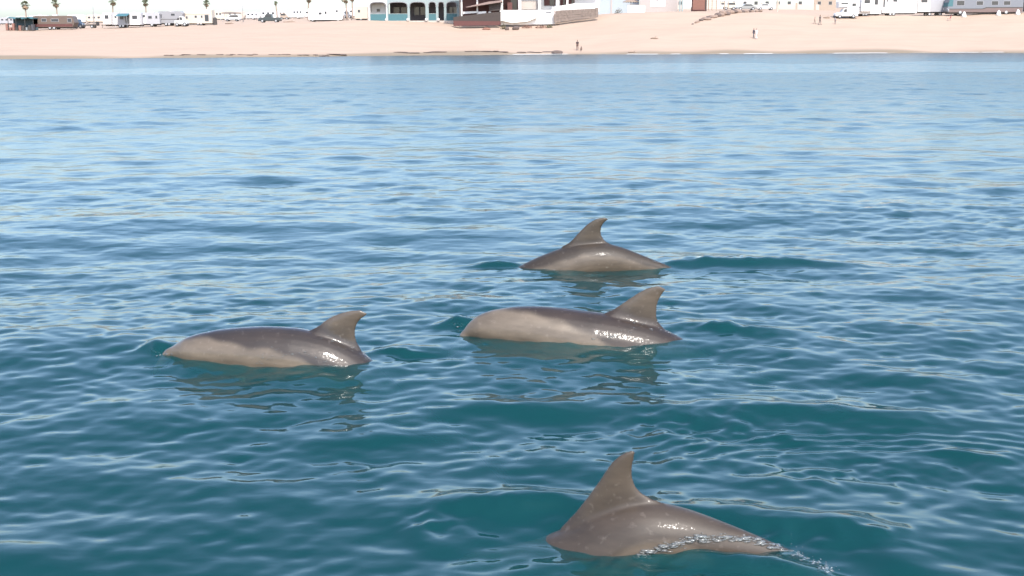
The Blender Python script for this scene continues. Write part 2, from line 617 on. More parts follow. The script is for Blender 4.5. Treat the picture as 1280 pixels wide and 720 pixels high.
def skin_mat():
    if 'dolphin_skin' in MATS:
        return MATS['dolphin_skin']
    m, nt, p, out = nodes_of('dolphin_skin')
    N = nt.nodes.new
    L = nt.links.new
    at = N('ShaderNodeAttribute')
    at.attribute_name = 'pigment'
    tc = N('ShaderNodeTexCoord')
    mp = N('ShaderNodeMapping')
    mp.inputs['Scale'].default_value = (1.2, 1.2, 4.0)
    mp.inputs['Rotation'].default_value = (0, R(-22), 0)
    L(tc.outputs['Object'], mp.inputs['Vector'])
    nz = N('ShaderNodeTexNoise')
    nz.inputs['Scale'].default_value = 3.2
    nz.inputs['Detail'].default_value = 6
    nz.inputs['Roughness'].default_value = 0.55
    L(mp.outputs[0], nz.inputs['Vector'])
    mr = N('ShaderNodeMapRange')
    mr.inputs[1].default_value = 0.3
    mr.inputs[2].default_value = 0.7
    mr.inputs[3].default_value = 0.72
    mr.inputs[4].default_value = 1.22
    L(nz.outputs[0], mr.inputs[0])
    mu = N('ShaderNodeVectorMath')
    mu.operation = 'SCALE'
    L(at.outputs['Color'], mu.inputs[0])
    L(mr.outputs[0], mu.inputs['Scale'])
    # pale scratches
    vs = N('ShaderNodeTexNoise')
    vs.inputs['Scale'].default_value = 26
    vs.inputs['Detail'].default_value = 5
    L(tc.outputs['Object'], vs.inputs['Vector'])
    mr2 = N('ShaderNodeMapRange')
    mr2.inputs[1].default_value = 0.60
    mr2.inputs[2].default_value = 0.75
    mr2.inputs[3].default_value = 0.0
    mr2.inputs[4].default_value = 0.09
    L(vs.outputs[0], mr2.inputs[0])
    mx = N('ShaderNodeMix')
    mx.data_type = 'RGBA'
    mx.inputs[7].default_value = (0.36, 0.31, 0.28, 1)
    L(mr2.outputs[0], mx.inputs[0])
    L(mu.outputs[0], mx.inputs[6])
    L(mx.outputs[2], p.inputs['Base Color'])
    p.inputs['Roughness'].default_value = 0.52
    p.inputs['Specular IOR Level'].default_value = 0.3
    # beads of running water: fine uneven gloss
    wn_ = N('ShaderNodeTexNoise')
    wn_.inputs['Scale'].default_value = 38
    wn_.inputs['Detail'].default_value = 3
    L(tc.outputs['Object'], wn_.inputs['Vector'])
    bp = N('ShaderNodeBump')
    bp.inputs['Strength'].default_value = 0.4
    bp.inputs['Distance'].default_value = 0.006
    L(wn_.outputs[0], bp.inputs['Height'])
    aw = N('ShaderNodeAttribute')
    aw.attribute_name = 'wetness'
    L(aw.outputs['Fac'], p.inputs['Coat Weight'])
    p.inputs['Coat Roughness'].default_value = 0.12
    p.inputs['Coat IOR'].default_value = 1.33
    L(bp.outputs[0], p.inputs['Coat Normal'])
    MATS['dolphin_skin'] = m
    return m


CAPE = ([0, .10, .16, .24, .34, .44, .54, .64, .8, 1], [.9, .95, .80, .62, .42, .22, .02, -.25, -.7, -1])
CAPE2 = ([0, .12, .20, .28, .36, .44, .54, .64, .8, 1], [1.0, .98, .93, .80, .52, .28, .10, -.15, -.6, -1])
CAPE3 = ([0, .30, .42, .50, .56, .62, .70, .8, 1], [.5, .52, .55, .45, .30, .50, .40, .2, -.5])
CAPE4 = ([0, .3, .44, .52, .6, .7, .85, 1], [.3, .35, .30, .1, .25, .1, -.3, -1])
SK_A = ((0.0206, 0.0140, 0.0094), (0.1015, 0.0793, 0.0564), (0.0636, 0.0487, 0.0347), (0.1290, 0.1048, 0.0773))
SK_B = ((0.0224, 0.0149, 0.0108), (0.1015, 0.0801, 0.0585), (0.0654, 0.0504, 0.0361), (0.1290, 0.1048, 0.0773))
SK_C = ((0.0267, 0.0198, 0.0137), (0.0774, 0.0603, 0.0433), (0.0447, 0.0347, 0.0245), (0.1032, 0.0858, 0.0650))
SK_D = ((0.0378, 0.0280, 0.0202), (0.0705, 0.0545, 0.0397), (0.0499, 0.0380, 0.0275), (0.1032, 0.0826, 0.0614))

dolphin('dolphin', 'brown-backed dolphin with smooth rounded back, wet glints and curved fin',
        (340, 453), R(6), 3.25,
        [(205, 437), (211, 431), (226, 423), (248, 416), (279, 411), (311, 409), (345, 409), (373, 412), (400, 418), (425, 427), (447, 440), (460, 453), (468, 463)],
        [(388, 415), (398, 410), (407, 403), (423, 395), (439, 391), (450, 390)],
        [(452, 440), (446, 428), (445, 416), (449, 405), (456, 399), (461, 396)],
        R(52), R(28), CAPE, SK_A, lift=0.020, wet=0.9)
dolphin('dolphin', 'pale-flanked dolphin with rounded forehead out of the water and nicked blunt-tipped fin',
        (700, 426), R(6), 3.52,
        [(577, 409), (583, 400), (592, 392), (607, 386), (625, 383), (648, 381), (677, 381), (706, 385), (735, 390), (761, 394), (795, 402), (825, 412), (842, 421), (858, 431), (872, 441)],
        [(756, 393), (766, 389), (775, 383), (790, 373), (801, 366), (813, 361), (824, 359)],
        [(830, 412), (823, 404), (821, 392), (823, 380), (828, 371), (833, 364)],
        R(52), R(9), CAPE2, SK_B, lift=0.016, wet=0.4)
dolphin('dolphin', 'dolphin showing only its arched mid back and pointed hooked fin, head and tail under water',
        (725, 333), R(2), 3.0,
        [(630, 341), (646, 332), (663, 323.5), (682, 315.5), (702, 308), (722, 304), (742, 302), (761, 304), (778, 310), (795, 317), (812, 324), (831, 331)],
        [(702, 308), (711, 303), (722, 292), (733, 281), (744, 274), (756, 271.5)],
        [(768, 307), (756, 300), (751.5, 292), (752, 284), (756, 278), (761.5, 274)],
        R(26), R(22), CAPE3, SK_C, wet=0.18)
dolphin('dolphin', 'diving dolphin with tall upright fin and water streaming off its tail stock',
        (780, 672), R(9), 3.0,
        [(585, 684), (620, 681), (645, 679), (665, 676), (686, 670), (702, 660), (721, 648), (745, 634), (775, 624), (804, 620), (828, 627), (862, 639), (896, 651), (930, 665), (959, 676), (993, 690), (1020, 703), (1041, 714)],
        [(700, 660), (711, 648), (721, 637), (736, 618), (751, 597), (765, 577), (779, 566), (791, 562)],
        [(832, 629), (814, 622), (802, 615), (794, 605), (791, 593), (792, 579), (795, 565)],
        R(24), R(20), CAPE4, SK_D)


# ================================================================== BEACH
SHORE = [(-400, 75.0), (0, 74), (160, 73), (320, 71.5), (400, 71), (500, 69.6), (640, 68.6), (720, 68), (800, 68), (960, 67.4), (1120, 66.4), (1280, 65.5), (1700, 63.5)]
DC, DF = 235.0, 400.0
CREST = [(-400, 40), (0, 38), (100, 36.5), (180, 33.5), (260, 31.8), (340, 29), (460, 26), (560, 28), (575, 31), (640, 30.5), (690, 28), (750, 20), (800, 16.5), (860, 15.5), (950, 15.5), (1000, 18), (1040, 20.5), (1100, 20), (1180, 19.5), (1280, 16), (1700, 12)]
FARG = [(-400, 33), (0, 31), (100, 29), (260, 25.5), (340, 23.5), (480, 20.5), (600, 18), (750, 12), (860, 10), (950, 9), (1040, 10), (1280, 8), (1700, 6)]


def tanaz(px):
    d = ray(px, 48)
    return d.x / d.y


def curve(lst, fn):
    a = np.array([(tanaz(p), fn(p, y)) for p, y in lst])
    return lambda t: np.interp(t, a[:, 0], a[:, 1])


def z_at(px, py, D):
    d = ray(px, py)
    return CAM_H + d.z / d.y * D


c_shore = curve(SHORE, lambda p, y: on_water(p, y).y)
c_crest = curve(CREST, lambda p, y: z_at(p, y, DC))
c_far = curve(FARG, lambda p, y: z_at(p, y, DF))


def ground(X, Y):
    t = X / Y
    ys = c_shore(t) + 1.1 * np.sin(X * 0.19) + 0.6 * np.sin(X * 0.47 + 1)
    zc = c_crest(t)
    zf = c_far(t)
    d = Y - ys
    q = np.clip((d - 2.5) / (DC - ys - 2.5), 0, 1)
    berm = 0.30 * sm(0, 2.5, d) + np.minimum(d, 0) * 0.08
    slope = (zc - 0.30) * (0.82 * q + 0.18 * q * q)
    z = np.where(d < 2.5, berm, 0.30 + slope)
    back = np.clip((Y - DC) / (DF - DC), 0, 3)
    z = np.where(Y > DC, zc + (zf - zc) * back, z)
    z = z + 0.05 * np.sin(X * 0.33 + Y * 0.2) * sm(3, 12, d) + 0.03 * np.sin(X * 0.9 - Y * 0.5) * sm(3, 12, d)
    return z


def G(px, D):
    x = at_depth(px, D)
    return Vector((x, D, float(ground(np.float64(x), np.float64(D)))))


def build_beach():
    t = np.linspace(-0.75, 0.75, 420)
    rows = np.concatenate([np.linspace(-14, 6, 40), np.linspace(6.6, 62, 90), [70, 85, 105, 130, 160, 200, 260, 350, 500, 700, 1000]])
    T, Q = np.meshgrid(t, rows)
    Y = c_shore(T) + Q
    X = T * Y
    Z = ground(X, Y)
    n = np.random.default_rng(5).normal(size=Z.shape) * 0.012 * sm(2, 8, Q)
    co = np.stack([X, Y, Z + n], -1).reshape(-1, 3)
    nr, na = X.shape
    idx = np.arange(nr * na).reshape(nr, na)
    q = np.stack([idx[:-1, :-1], idx[:-1, 1:], idx[1:, 1:], idx[1:, :-1]], -1).reshape(-1, 4)
    m, nt, p, out = nodes_of('beach_sand')
    N, L = nt.nodes.new, nt.links.new
    tc = N('ShaderNodeTexCoord')
    mp = N('ShaderNodeMapping')
    mp.inputs['Scale'].default_value = (0.25, 1.0, 1.0)
    L(tc.outputs['Object'], mp.inputs['Vector'])
    nz = N('ShaderNodeTexNoise')
    nz.inputs['Scale'].default_value = 0.35
    nz.inputs['Detail'].default_value = 7
    nz.inputs['Roughness'].default_value = 0.65
    L(mp.outputs[0], nz.inputs['Vector'])
    mx = N('ShaderNodeMix')
    mx.data_type = 'RGBA'
    mx.inputs[6].default_value = (0.285, 0.212, 0.160, 1)
    mx.inputs[7].default_value = (0.385, 0.295, 0.228, 1)
    L(nz.outputs[0], mx.inputs[0])
    at = N('ShaderNodeAttribute')
    at.attribute_name = 'wet'
    m3 = N('ShaderNodeMix')
    m3.data_type = 'RGBA'
    m3.inputs[7].default_value = (0.165, 0.135, 0.097, 1)
    L(at.outputs['Fac'], m3.inputs[0])
    L(mx.outputs[2], m3.inputs[6])
    L(m3.outputs[2], p.inputs['Base Color'])
    p.inputs['Roughness'].default_value = 0.95
    p.inputs['Specular IOR Level'].default_value = 0.1
    nb = N('ShaderNodeTexNoise')
    nb.inputs['Scale'].default_value = 2.2
    nb.inputs['Detail'].default_value = 5
    L(tc.outputs['Object'], nb.inputs['Vector'])
    bp = N('ShaderNodeBump')
    bp.inputs['Strength'].default_value = 0.5
    bp.inputs['Distance'].default_value = 0.08
    L(nb.outputs[0], bp.inputs['Height'])
    L(bp.outputs[0], p.inputs['Normal'])
    o = np_mesh('beach', co, q, m)
    wet = (1 - sm(1.0, 5.5, Q + 1.2 * np.sin(X * 0.11) + 0.7 * np.sin(X * 0.31))) * 0.85
    a = o.data.attributes.new('wet', 'FLOAT', 'POINT')
    a.data.foreach_set('value', wet.astype(np.float32).ravel())
    tag(o, 'pale peach sand beach rising from the waterline', kind='structure')
    # thin line of wash at the edge
    vs, fs = [], []
    k = 0
    for tt in np.arange(-0.03, 0.5, 0.0018):
        w = 0.5 + 0.45 * math.sin(tt * 71) + 0.3 * math.sin(tt * 193)
        if w < 0.1:
            k = 0
            continue
        ys = float(c_shore(tt))
        x = tt * ys
        ys += 1.1 * math.sin(x * 0.19) + 0.6 * math.sin(x * 0.47 + 1)
        for e in (-0.5, w * 0.5 - 0.3):
            yy = ys + e
            vs.append((tt * yy, yy, max(0.05, float(ground(np.float64(tt * yy), np.float64(yy))) + 0.03) + (0.03 if e > 0 else 0)))
        if k:
            n0 = len(vs) - 4
            fs.append((n0, n0 + 2, n0 + 3, n0 + 1))
        k = 1
    f = mesh_obj('wash_foam', vs, fs, mat('foam', (0.75, 0.76, 0.74), 0.8, 0.1, 2))
    tag(f, 'thin pale wash of foam along the waterline', 'foam', kind='stuff')


build_beach()


# ------------------------------------------------------------------ mesh builder
class MB:
    def __init__(s):
        s.v, s.f = [], []

    def add(s, vs, fs):
        n = len(s.v)
        s.v += [tuple(v) for v in vs]
        s.f += [tuple(i + n for i in f) for f in fs]
        return s

    def box(s, x0, x1, y0, y1, z0, z1):
        return s.add([(x0, y0, z0), (x1, y0, z0), (x1, y1, z0), (x0, y1, z0), (x0, y0, z1), (x1, y0, z1), (x1, y1, z1), (x0, y1, z1)],
                     [(3, 2, 1, 0), (4, 5, 6, 7), (0, 1, 5, 4), (1, 2, 6, 5), (2, 3, 7, 6), (3, 0, 4, 7)])

    def prism(s, prof, y0, y1):
        """x,z outline (anticlockwise seen from the camera side) pushed through y"""
        n = len(prof)
        vs = [(x, y0, z) for x, z in prof] + [(x, y1, z) for x, z in prof]
        fs = [tuple(range(n)), tuple(range(2 * n - 1, n - 1, -1))]
        fs += [(i, n + i, n + (i + 1) % n, (i + 1) % n) for i in range(n)]
        return s.add(vs, fs)

    def tube(s, pts, rad, k=8):
        pts = [Vector(p) for p in pts]
        rings = []
        for i, p in enumerate(pts):
            d = (pts[min(i + 1, len(pts) - 1)] - pts[max(i - 1, 0)]).normalized()
            a = d.cross(Vector((0.13, 0.97, 0.2))).normalized()
            b = d.cross(a)
            r = rad[i] if isinstance(rad, (list, tuple)) else rad
            rings.append([p + (a * math.cos(2 * math.pi * j / k) + b * math.sin(2 * math.pi * j / k)) * r for j in range(k)])
        vs = [v for r_ in rings for v in r_]
        fs = [(i * k + j, i * k + (j + 1) % k, (i + 1) * k + (j + 1) % k, (i + 1) * k + j) for i in range(len(rings) - 1) for j in range(k)]
        fs += [tuple(range(k))[::-1], tuple(range((len(rings) - 1) * k, len(rings) * k))]
        return s.add(vs, fs)

    def disc(s, x, z, r, y0, y1, k=16):
        return s.prism([(x + r * math.cos(2 * math.pi * i / k), z + r * math.sin(2 * math.pi * i / k)) for i in range(k)], y0, y1)

    def blob(s, c, r, seed, sub=2, rough=0.25):
        b = bmesh.new()
        bmesh.ops.create_icosphere(b, subdivisions=sub, radius=1)
        g = random.Random(seed)
        dirs = [(Vector((g.gauss(0, 1), g.gauss(0, 1), g.gauss(0, 1))).normalized(), g.uniform(-rough, rough)) for _ in range(9)]
        vs = []
        for v in b.verts:
            k = 1 + sum(w * max(0, v.co.normalized().dot(d)) ** 3 for d, w in dirs)
            vs.append((c[0] + v.co.x * r[0] * k, c[1] + v.co.y * r[1] * k, c[2] + v.co.z * r[2] * k))
        b.verts.index_update()
        fs = [tuple(v.index for v in f.verts) for f in b.faces]
        b.free()
        return s.add(vs, fs)

    def build(s, name, material, parent=None, smooth=False, bevel=0):
        o = mesh_obj(name, s.v, s.f, material, parent, smooth)
        bm = bmesh.new()
        bm.from_mesh(o.data)
        bmesh.ops.recalc_face_normals(bm, faces=bm.faces)
        if bevel:
            bmesh.ops.bevel(bm, geom=list(bm.edges), offset=bevel, segments=2, affect='EDGES', profile=0.5, clamp_overlap=True)
        bm.to_mesh(o.data)
        bm.free()
        return o


def empty(name, loc, label, cat, group=None, rz=0):
    o = bpy.data.objects.new(name, None)
    C.objects.link(o)
    o.location = loc
    o.rotation_euler = (0, 0, rz)
    o.empty_display_size = 0.3
    return tag(o, label, cat, group)


WHITE = mat('white_paint', (0.62, 0.61, 0.59), 0.45, 0.04)
CREAM = mat('cream_paint', (0.46, 0.40, 0.325), 0.5, 0.05)
GREYP = mat('grey_paint', (0.17, 0.17, 0.18), 0.45, 0.05)
LGREY = mat('light_grey_paint', (0.31, 0.31, 0.325), 0.45, 0.05)
BROWNP = mat('brown_paint', (0.105, 0.078, 0.062), 0.5, 0.1)
TAN = mat('tan_paint', (0.30, 0.24, 0.19), 0.6, 0.1)
GLASS = mat('dark_glass', (0.035, 0.04, 0.048), 0.12, 0.1, spec=0.6)
TYRE = mat('tyre_rubber', (0.03, 0.03, 0.03), 0.85, 0.1)
RIM = mat('steel_rim', (0.45, 0.45, 0.46), 0.35, 0.05, metallic=0.6)
DARK = mat('dark_underside', (0.05, 0.045, 0.042), 0.8, 0.1)
TEAL = mat('teal_paint', (0.045, 0.12, 0.135), 0.6, 0.12)
PTEAL = mat('pale_teal_plaster', (0.22, 0.27, 0.27), 0.7, 0.06)
REDB = mat('red_brown_wood', (0.085, 0.032, 0.028), 0.7, 0.2)
DKBR = mat('dark_brown_boards', (0.045, 0.035, 0.031), 0.8, 0.25)
STONE = mat('stone_masonry', (0.17, 0.135, 0.115), 0.9, 0.35, 2.5, bump=0.6)
PLAST = mat('pale_plaster', (0.40, 0.35, 0.31), 0.85, 0.06)
GPLAST = mat('grey_plaster', (0.33, 0.295, 0.28), 0.85, 0.08)
ROCKM = mat('brown_rock', (0.20, 0.145, 0.115), 0.9, 0.4, 2.0, bump=0.8)
WOODM = mat('driftwood', (0.23, 0.17, 0.13), 0.9, 0.3)
BUSHM = mat('scrub_leaf', (0.09, 0.085, 0.045), 0.8, 0.4)
THATCH = mat('palm_thatch', (0.22, 0.17, 0.13), 0.95, 0.35, 6)
BRICKM = mat('brick_red', (0.17, 0.085, 0.065), 0.9, 0.25, 4)


def wheel(root, x, z, r, y):
    t = MB().disc(x, z, r, y, y + 0.24).build('tyre' if False else 'wheel', TYRE, root, bevel=0.02)
    MB().disc(x, z, r * 0.55, y - 0.012, y + 0.05).build('rim', RIM, t)


def window(root, x0, x1, z0, z1, y, m=None, frame=None):
    f = MB().box(x0 - 0.05, x1 + 0.05, y - 0.02, y + 0.03, z0 - 0.05, z1 + 0.05).build('window', frame or LGREY, root)
    MB().box(x0, x1, y - 0.032, y - 0.01, z0, z1).build('pane', m or GLASS, f)


def trailer(px0, px1, D, hpx, label, body, group, nose=1, wins=(), door=None, wheels=(0.45, 0.55), stripe=None, gap=0.5, slides=(), kind='travel_trailer', wide=2.5, awning=None, ac=True, goose=False):
    """caravan seen from its long side; fractions along the length"""
    c = G((px0 + px1) / 2, D + wide / 2)
    s = D / F
    L, H = (px1 - px0) * s, hpx * s
    c.z = min(c.z, G((px0 + px1) / 2, D).z)
    r = empty(kind, c, label, 'trailer', group)
    a, b = -L / 2, L / 2
    y0, y1 = -wide / 2, wide / 2
    k = 0.35 if L > 4 else 0.18
    if goose:
        g = L * 0.24
        prof = [(a + g, gap), (b, gap), (b, H - 0.15), (b - 0.2, H), (a + 0.5, H), (a, H * 0.86), (a + 0.1, gap + 0.95), (a + g, gap + 0.95)]
        if nose > 0:
            prof = [(-x, z) for x, z in prof][::-1]
    else:
        prof = [(a + (k if nose < 0 else 0), gap), (b - (k if nose > 0 else 0), gap), (b, H * 0.5), (b - (k if nose > 0 else 0.04), H - 0.12), (b - k * 1.6, H), (a + k * 1.6, H), (a + (k if nose < 0 else 0.04), H - 0.12), (a, H * 0.5)]
    MB().prism(prof, y0, y1).build('body', body, r, bevel=0.04)
    MB().box(a + 0.3, b - 0.3, y0 + 0.25, y1 - 0.25, gap - 0.2, gap + 0.05).build('chassis', DARK, r)
    for w in wheels:
        for yy in (y0 + 0.03, y1 - 0.27):
            wheel(r, a + L * w, 0.34, 0.36, yy)
    for w0, w1, z0, z1 in wins:
        window(r, a + L * w0, a + L * w1, gap + (H - gap) * z0, gap + (H - gap) * z1, y0)
    if door:
        d = MB().box(a + L * door, a + L * door + 0.7, y0 - 0.025, y0 + 0.02, gap + 0.12, gap + 1.95).build('door', WHITE if body is not WHITE else LGREY, r)
        MB().box(a + L * door + 0.14, a + L * door + 0.56, y0 - 0.035, y0 - 0.01, gap + 1.25, gap + 1.75).build('pane', GLASS, d)
    for z0, z1, m in (stripe or ()):
        MB().box(a + 0.25, b - 0.4, y0 - 0.012, y0 + 0.01, gap + (H - gap) * z0, gap + (H - gap) * z1).build('stripe', m, r)
    for w0, w1, z0, z1 in slides:
        sl = MB().box(a + L * w0, a + L * w1, y0 - 0.75, y0 + 0.1, gap + (H - gap) * z0, gap + (H - gap) * z1).build('slide_out', WHITE, r, bevel=0.03)
        xm = a + L * (w0 + w1) / 2
        ww = L * (w1 - w0) * 0.26
        zz = gap + (H - gap) * (z0 + z1) / 2
        MB().box(xm - ww, xm + ww, y0 - 0.77, y0 - 0.73, zz - 0.05, zz + 0.65).build('window', GLASS, sl)
    if awning:
        w0, w1, m = awning
        aw = MB().add([(a + L * w0, y0, H - 0.25), (a + L * w1, y0, H - 0.25), (a + L * w1, y0 - 2.2, H - 0.75), (a + L * w0, y0 - 2.2, H - 0.75),
                       (a + L * w0, y0, H - 0.21), (a + L * w1, y0, H - 0.21), (a + L * w1, y0 - 2.2, H - 0.71), (a + L * w0, y0 - 2.2, H - 0.71)],
                      [(0, 1, 2, 3), (4, 7, 6, 5), (0, 4, 5, 1), (1, 5, 6, 2), (2, 6, 7, 3), (3, 7, 4, 0)]).build('awning', m, r)
        for w in (w0, w1):
            MB().tube([(a + L * w, y0 - 2.2, H - 0.75), (a + L * w, y0 - 2.2, 0)], 0.03).build('awning_pole', LGREY, aw)
    if ac:
        MB().box(-0.45, 0.45, -0.4, 0.4, H - 0.02, H + 0.24).build('roof_unit', WHITE, r, bevel=0.05)
    if not goose:
        e = b if nose > 0 else a
        MB().tube([(e - nose * 0.5, 0, gap), (e + nose * 0.9, 0, gap)], 0.06).build('hitch', DARK, r)
        MB().tube([(e + nose * 0.7, 0, gap), (e + nose * 0.7, 0, 0)], 0.045).build('jack', DARK, r)
    return r


def car(px0, px1, D, label, paint, group, kind='sedan', nose=-1, name='parked_car'):
    s = D / F
    L = (px1 - px0) * s
    c = G((px0 + px1) / 2, D)
    r = empty(name, c, label, 'truck' if kind == 'pickup' else 'car', group)
    P_ = {'pickup': [(0, .35), (1, .35), (1, 1.0), (.62, 1.02), (.60, 1.70), (.56, 1.78), (.36, 1.78), (.27, 1.08), (.03, .95), (0, .75)],
          'suv': [(0, .35), (1, .35), (1, 1.05), (.97, 1.60), (.92, 1.75), (.36, 1.75), (.25, 1.10), (.03, .95), (0, .75)],
          'sedan': [(0, .30), (1, .30), (1, .85), (.86, .95), (.70, 1.40), (.42, 1.43), (.27, .95), (.03, .80), (0, .60)]}[kind]
    G_ = {'pickup': [(.33, 1.12), (.575, 1.12), (.57, 1.66), (.385, 1.66)], 'suv': [(.31, 1.14), (.93, 1.14), (.90, 1.62), (.385, 1.62)],
          'sedan': [(.32, .98), (.80, .98), (.69, 1.32), (.43, 1.34)]}[kind]

    def fx(pr):
        q = [((x - 0.5) * L, z) for x, z in pr]
        return q if nose < 0 else [(-x, z) for x, z in q][::-1]
    w = 0.9
    MB().prism(fx(P_), -w, w).build('body', paint, r, bevel=0.05)
    MB().prism(fx(G_), -w - 0.012, -w + 0.02).build('window', GLASS, r)
    MB().prism(fx(G_), w - 0.02, w + 0.012).build('window', GLASS, r)
    for fxx in (0.19, 0.80):
        for y in (-w - 0.02, w - 0.22):
            wheel(r, (fxx - 0.5) * L * (1 if nose < 0 else -1), 0.34, 0.36, y)
    e = nose * (L / 2)
    for y in (-0.65, 0.65):
        MB().box(e - 0.05, e + 0.05, y - 0.14, y + 0.14, 0.72, 0.86).build('headlight', WHITE, r)
    MB().box(-L / 2 - 0.04, L / 2 + 0.04, -w + 0.1, w - 0.1, 0.3, 0.48).build('bumper', DARK, r)
    return r


# ------------------------------------------------------------------ palms, poles
def frond_material():
    m, nt, p, out = nodes_of('palm_frond')
    g = nt.nodes.new('ShaderNodeNewGeometry')
    nz = nt.nodes.new('ShaderNodeTexNoise')
    nz.inputs['Scale'].default_value = 2.5
    nt.links.new(g.outputs['Position'], nz.inputs['Vector'])
    mx = nt.nodes.new('ShaderNodeMix')
    mx.data_type = 'RGBA'
    mx.inputs[6].default_value = (0.05, 0.065, 0.035, 1)
    mx.inputs[7].default_value = (0.14, 0.14, 0.075, 1)
    nt.links.new(nz.outputs[0], mx.inputs[0])
    nt.links.new(mx.outputs[2], p.inputs['Base Color'])
    p.inputs['Roughness'].default_value = 0.6
    return m


FROND = frond_material()
DEAD = mat('dead_frond', (0.22, 0.155, 0.10), 0.9, 0.35)
TRUNK = mat('palm_trunk', (0.25, 0.19, 0.15), 0.9, 0.25, 5)


def palm(px, D, crown_y, size_px, label, seed, skirt=1.0):
    s = D / F
    base = G(px, D)
    ztop = z_at(px, crown_y, D) - base.z
    g = random.Random(seed)
    r = empty('fan_palm', base, label, 'palm tree', 'palms behind the beach')
    lean = g.uniform(-0.25, 0.25)
    pts = [(lean * (i / 7) ** 2, 0, ztop * i / 7 - (0.15 if i == 0 else 0)) for i in range(8)]
    MB().tube(pts, [0.24, 0.19, 0.17, 0.16, 0.15, 0.15, 0.14, 0.13], 10).build('trunk', TRUNK, r, smooth=True)
    R_ = size_px * s / 2

    def fans(n, e0, e1, scale, droop):
        m = MB()
        for _ in range(n):
            az, el = g.uniform(0, 2 * math.pi), math.radians(g.uniform(e0, e1))
            d = Vector((math.cos(az) * math.cos(el), math.sin(az) * math.cos(el), math.sin(el)))
            side = d.cross(Vector((0, 0, 1))).normalized()
            up = side.cross(d)
            o = Vector((lean, 0, ztop))
            st = o + d * R_ * 0.45 * scale
            m.tube([o, st], 0.018, 4)
            for k in range(-5, 6):
                a = k * 0.19 + g.uniform(-0.05, 0.05)
                ln = R_ * 0.62 * scale * g.uniform(0.8, 1.1) * (1 - 0.04 * abs(k))
                t = st + (d * math.cos(a) + side * math.sin(a)) * ln * 0.6
                e = st + (d * math.cos(a) + side * math.sin(a)) * ln + Vector((0, 0, -droop * ln * g.uniform(.5, 1.2)))
                w = side * math.cos(a) * 0.055 - d * math.sin(a) * 0.055
                m.add([st, t + w, e, t - w, t + up * 0.03], [(0, 1, 4), (0, 4, 3), (4, 1, 2), (3, 4, 2)])
        return m
    fans(30, -15, 85, 1.0, 0.35).build('crown', FROND, r)
    fans(int(20 * skirt) + 2, -80, -25, 0.85, 0.25).build('skirt', DEAD, r)
    return r


for i, (px, cy, sz, D, lab) in enumerate([
        (35, 6.5, 13, 300, 'fan palm rising behind the dark stacked camp gear'),
        (74, 3.5, 13, 300, 'fan palm with brown skirt rising behind the brown trailer'),
        (143, 1.5, 13, 300, 'fan palm rising behind the pale motorhome slide-out with teal awning'),
        (184.5, 3, 11, 300, 'fan palm with long shaggy skirt behind the grey trailers'),
        (259.5, 4, 10, 300, 'fan palm in front of the cream trailer end'),
        (347.5, 4, 6, 310, 'small scruffy palm behind the dark pickup truck'),
        (386.5, -1, 10, 290, 'slender palm beside the white stripe-sided motorhome'),
        (434.5, -1, 12, 300, 'palm with wide skirt left of a twin, beside the arcade building'),
        (441.5, -2, 9, 292, 'slim palm of a close pair beside the arcade building')]):
    palm(px, D, cy, sz, lab, 50 + i, 1.2 if i in (1, 3) else 0.9)

for px, D, top, lab in ((119, 290, -12, 'thin grey utility pole behind the small cart'), (305, 290, -14, 'thin grey utility pole on open sand near the cream trailer'),
                        (322, 360, 4, 'short thin mast behind the dark pickup truck')):
    b = G(px, D)
    h = z_at(px, top, D) - b.z
    r = empty('utility_pole', b, lab, 'pole', 'poles behind the beach')
    MB().tube([(0, 0, -0.2), (0, 0, h)], [0.11, 0.08], 8).build('post', LGREY, r, smooth=True)
    MB().box(-0.7, 0.7, -0.05, 0.05, h - 0.6, h - 0.48).build('crossarm', LGREY, r)

# ------------------------------------------------------------------ far row of white trailers and low houses
far_spec = []
g = random.Random(3)
x = -14
while x < 462:
    w = g.uniform(13, 24)
    far_spec.append((x, x + w, g.choice([0, 0, 0, 1, 2]), g.uniform(8.5, 11.5), g.uniform(372, 395)))
    x += w + g.uniform(0.5, 3)
for i, (a, b, k, h, D) in enumerate(far_spec):
    trailer(a, b, D, h, 'distant pale trailer in the long row across the back of the beach', (WHITE, CREAM, LGREY)[k], 'far row of trailers', nose=g.choice([-1, 1]),
            wins=[(f, f + 0.13, 0.5, 0.75) for f in (0.12, 0.4, 0.68)][:g.choice([2, 3])], wheels=(0.5,), gap=0.4, ac=g.random() < 0.5, kind='far_trailer')

# ------------------------------------------------------------------ left camp
GL = 'campers parked along the beach'
trailer(46, 97, 237, 16.5, 'brown travel trailer beside the dark stacked camp gear', BROWNP, GL, nose=1, wins=[(.22, .33, .5, .75), (.45, .62, .5, .72), (.84, .93, .45, .75)], wheels=(0.40, 0.50), stripe=[(.05, .28, REDB)], gap=0.45)
car(92, 106, 243, 'dark blue pickup truck parked at the end of the brown trailer', mat('navy_paint', (.03, .045, .075), .4), 'vehicles on the sand', 'pickup', 1, 'pickup_truck')
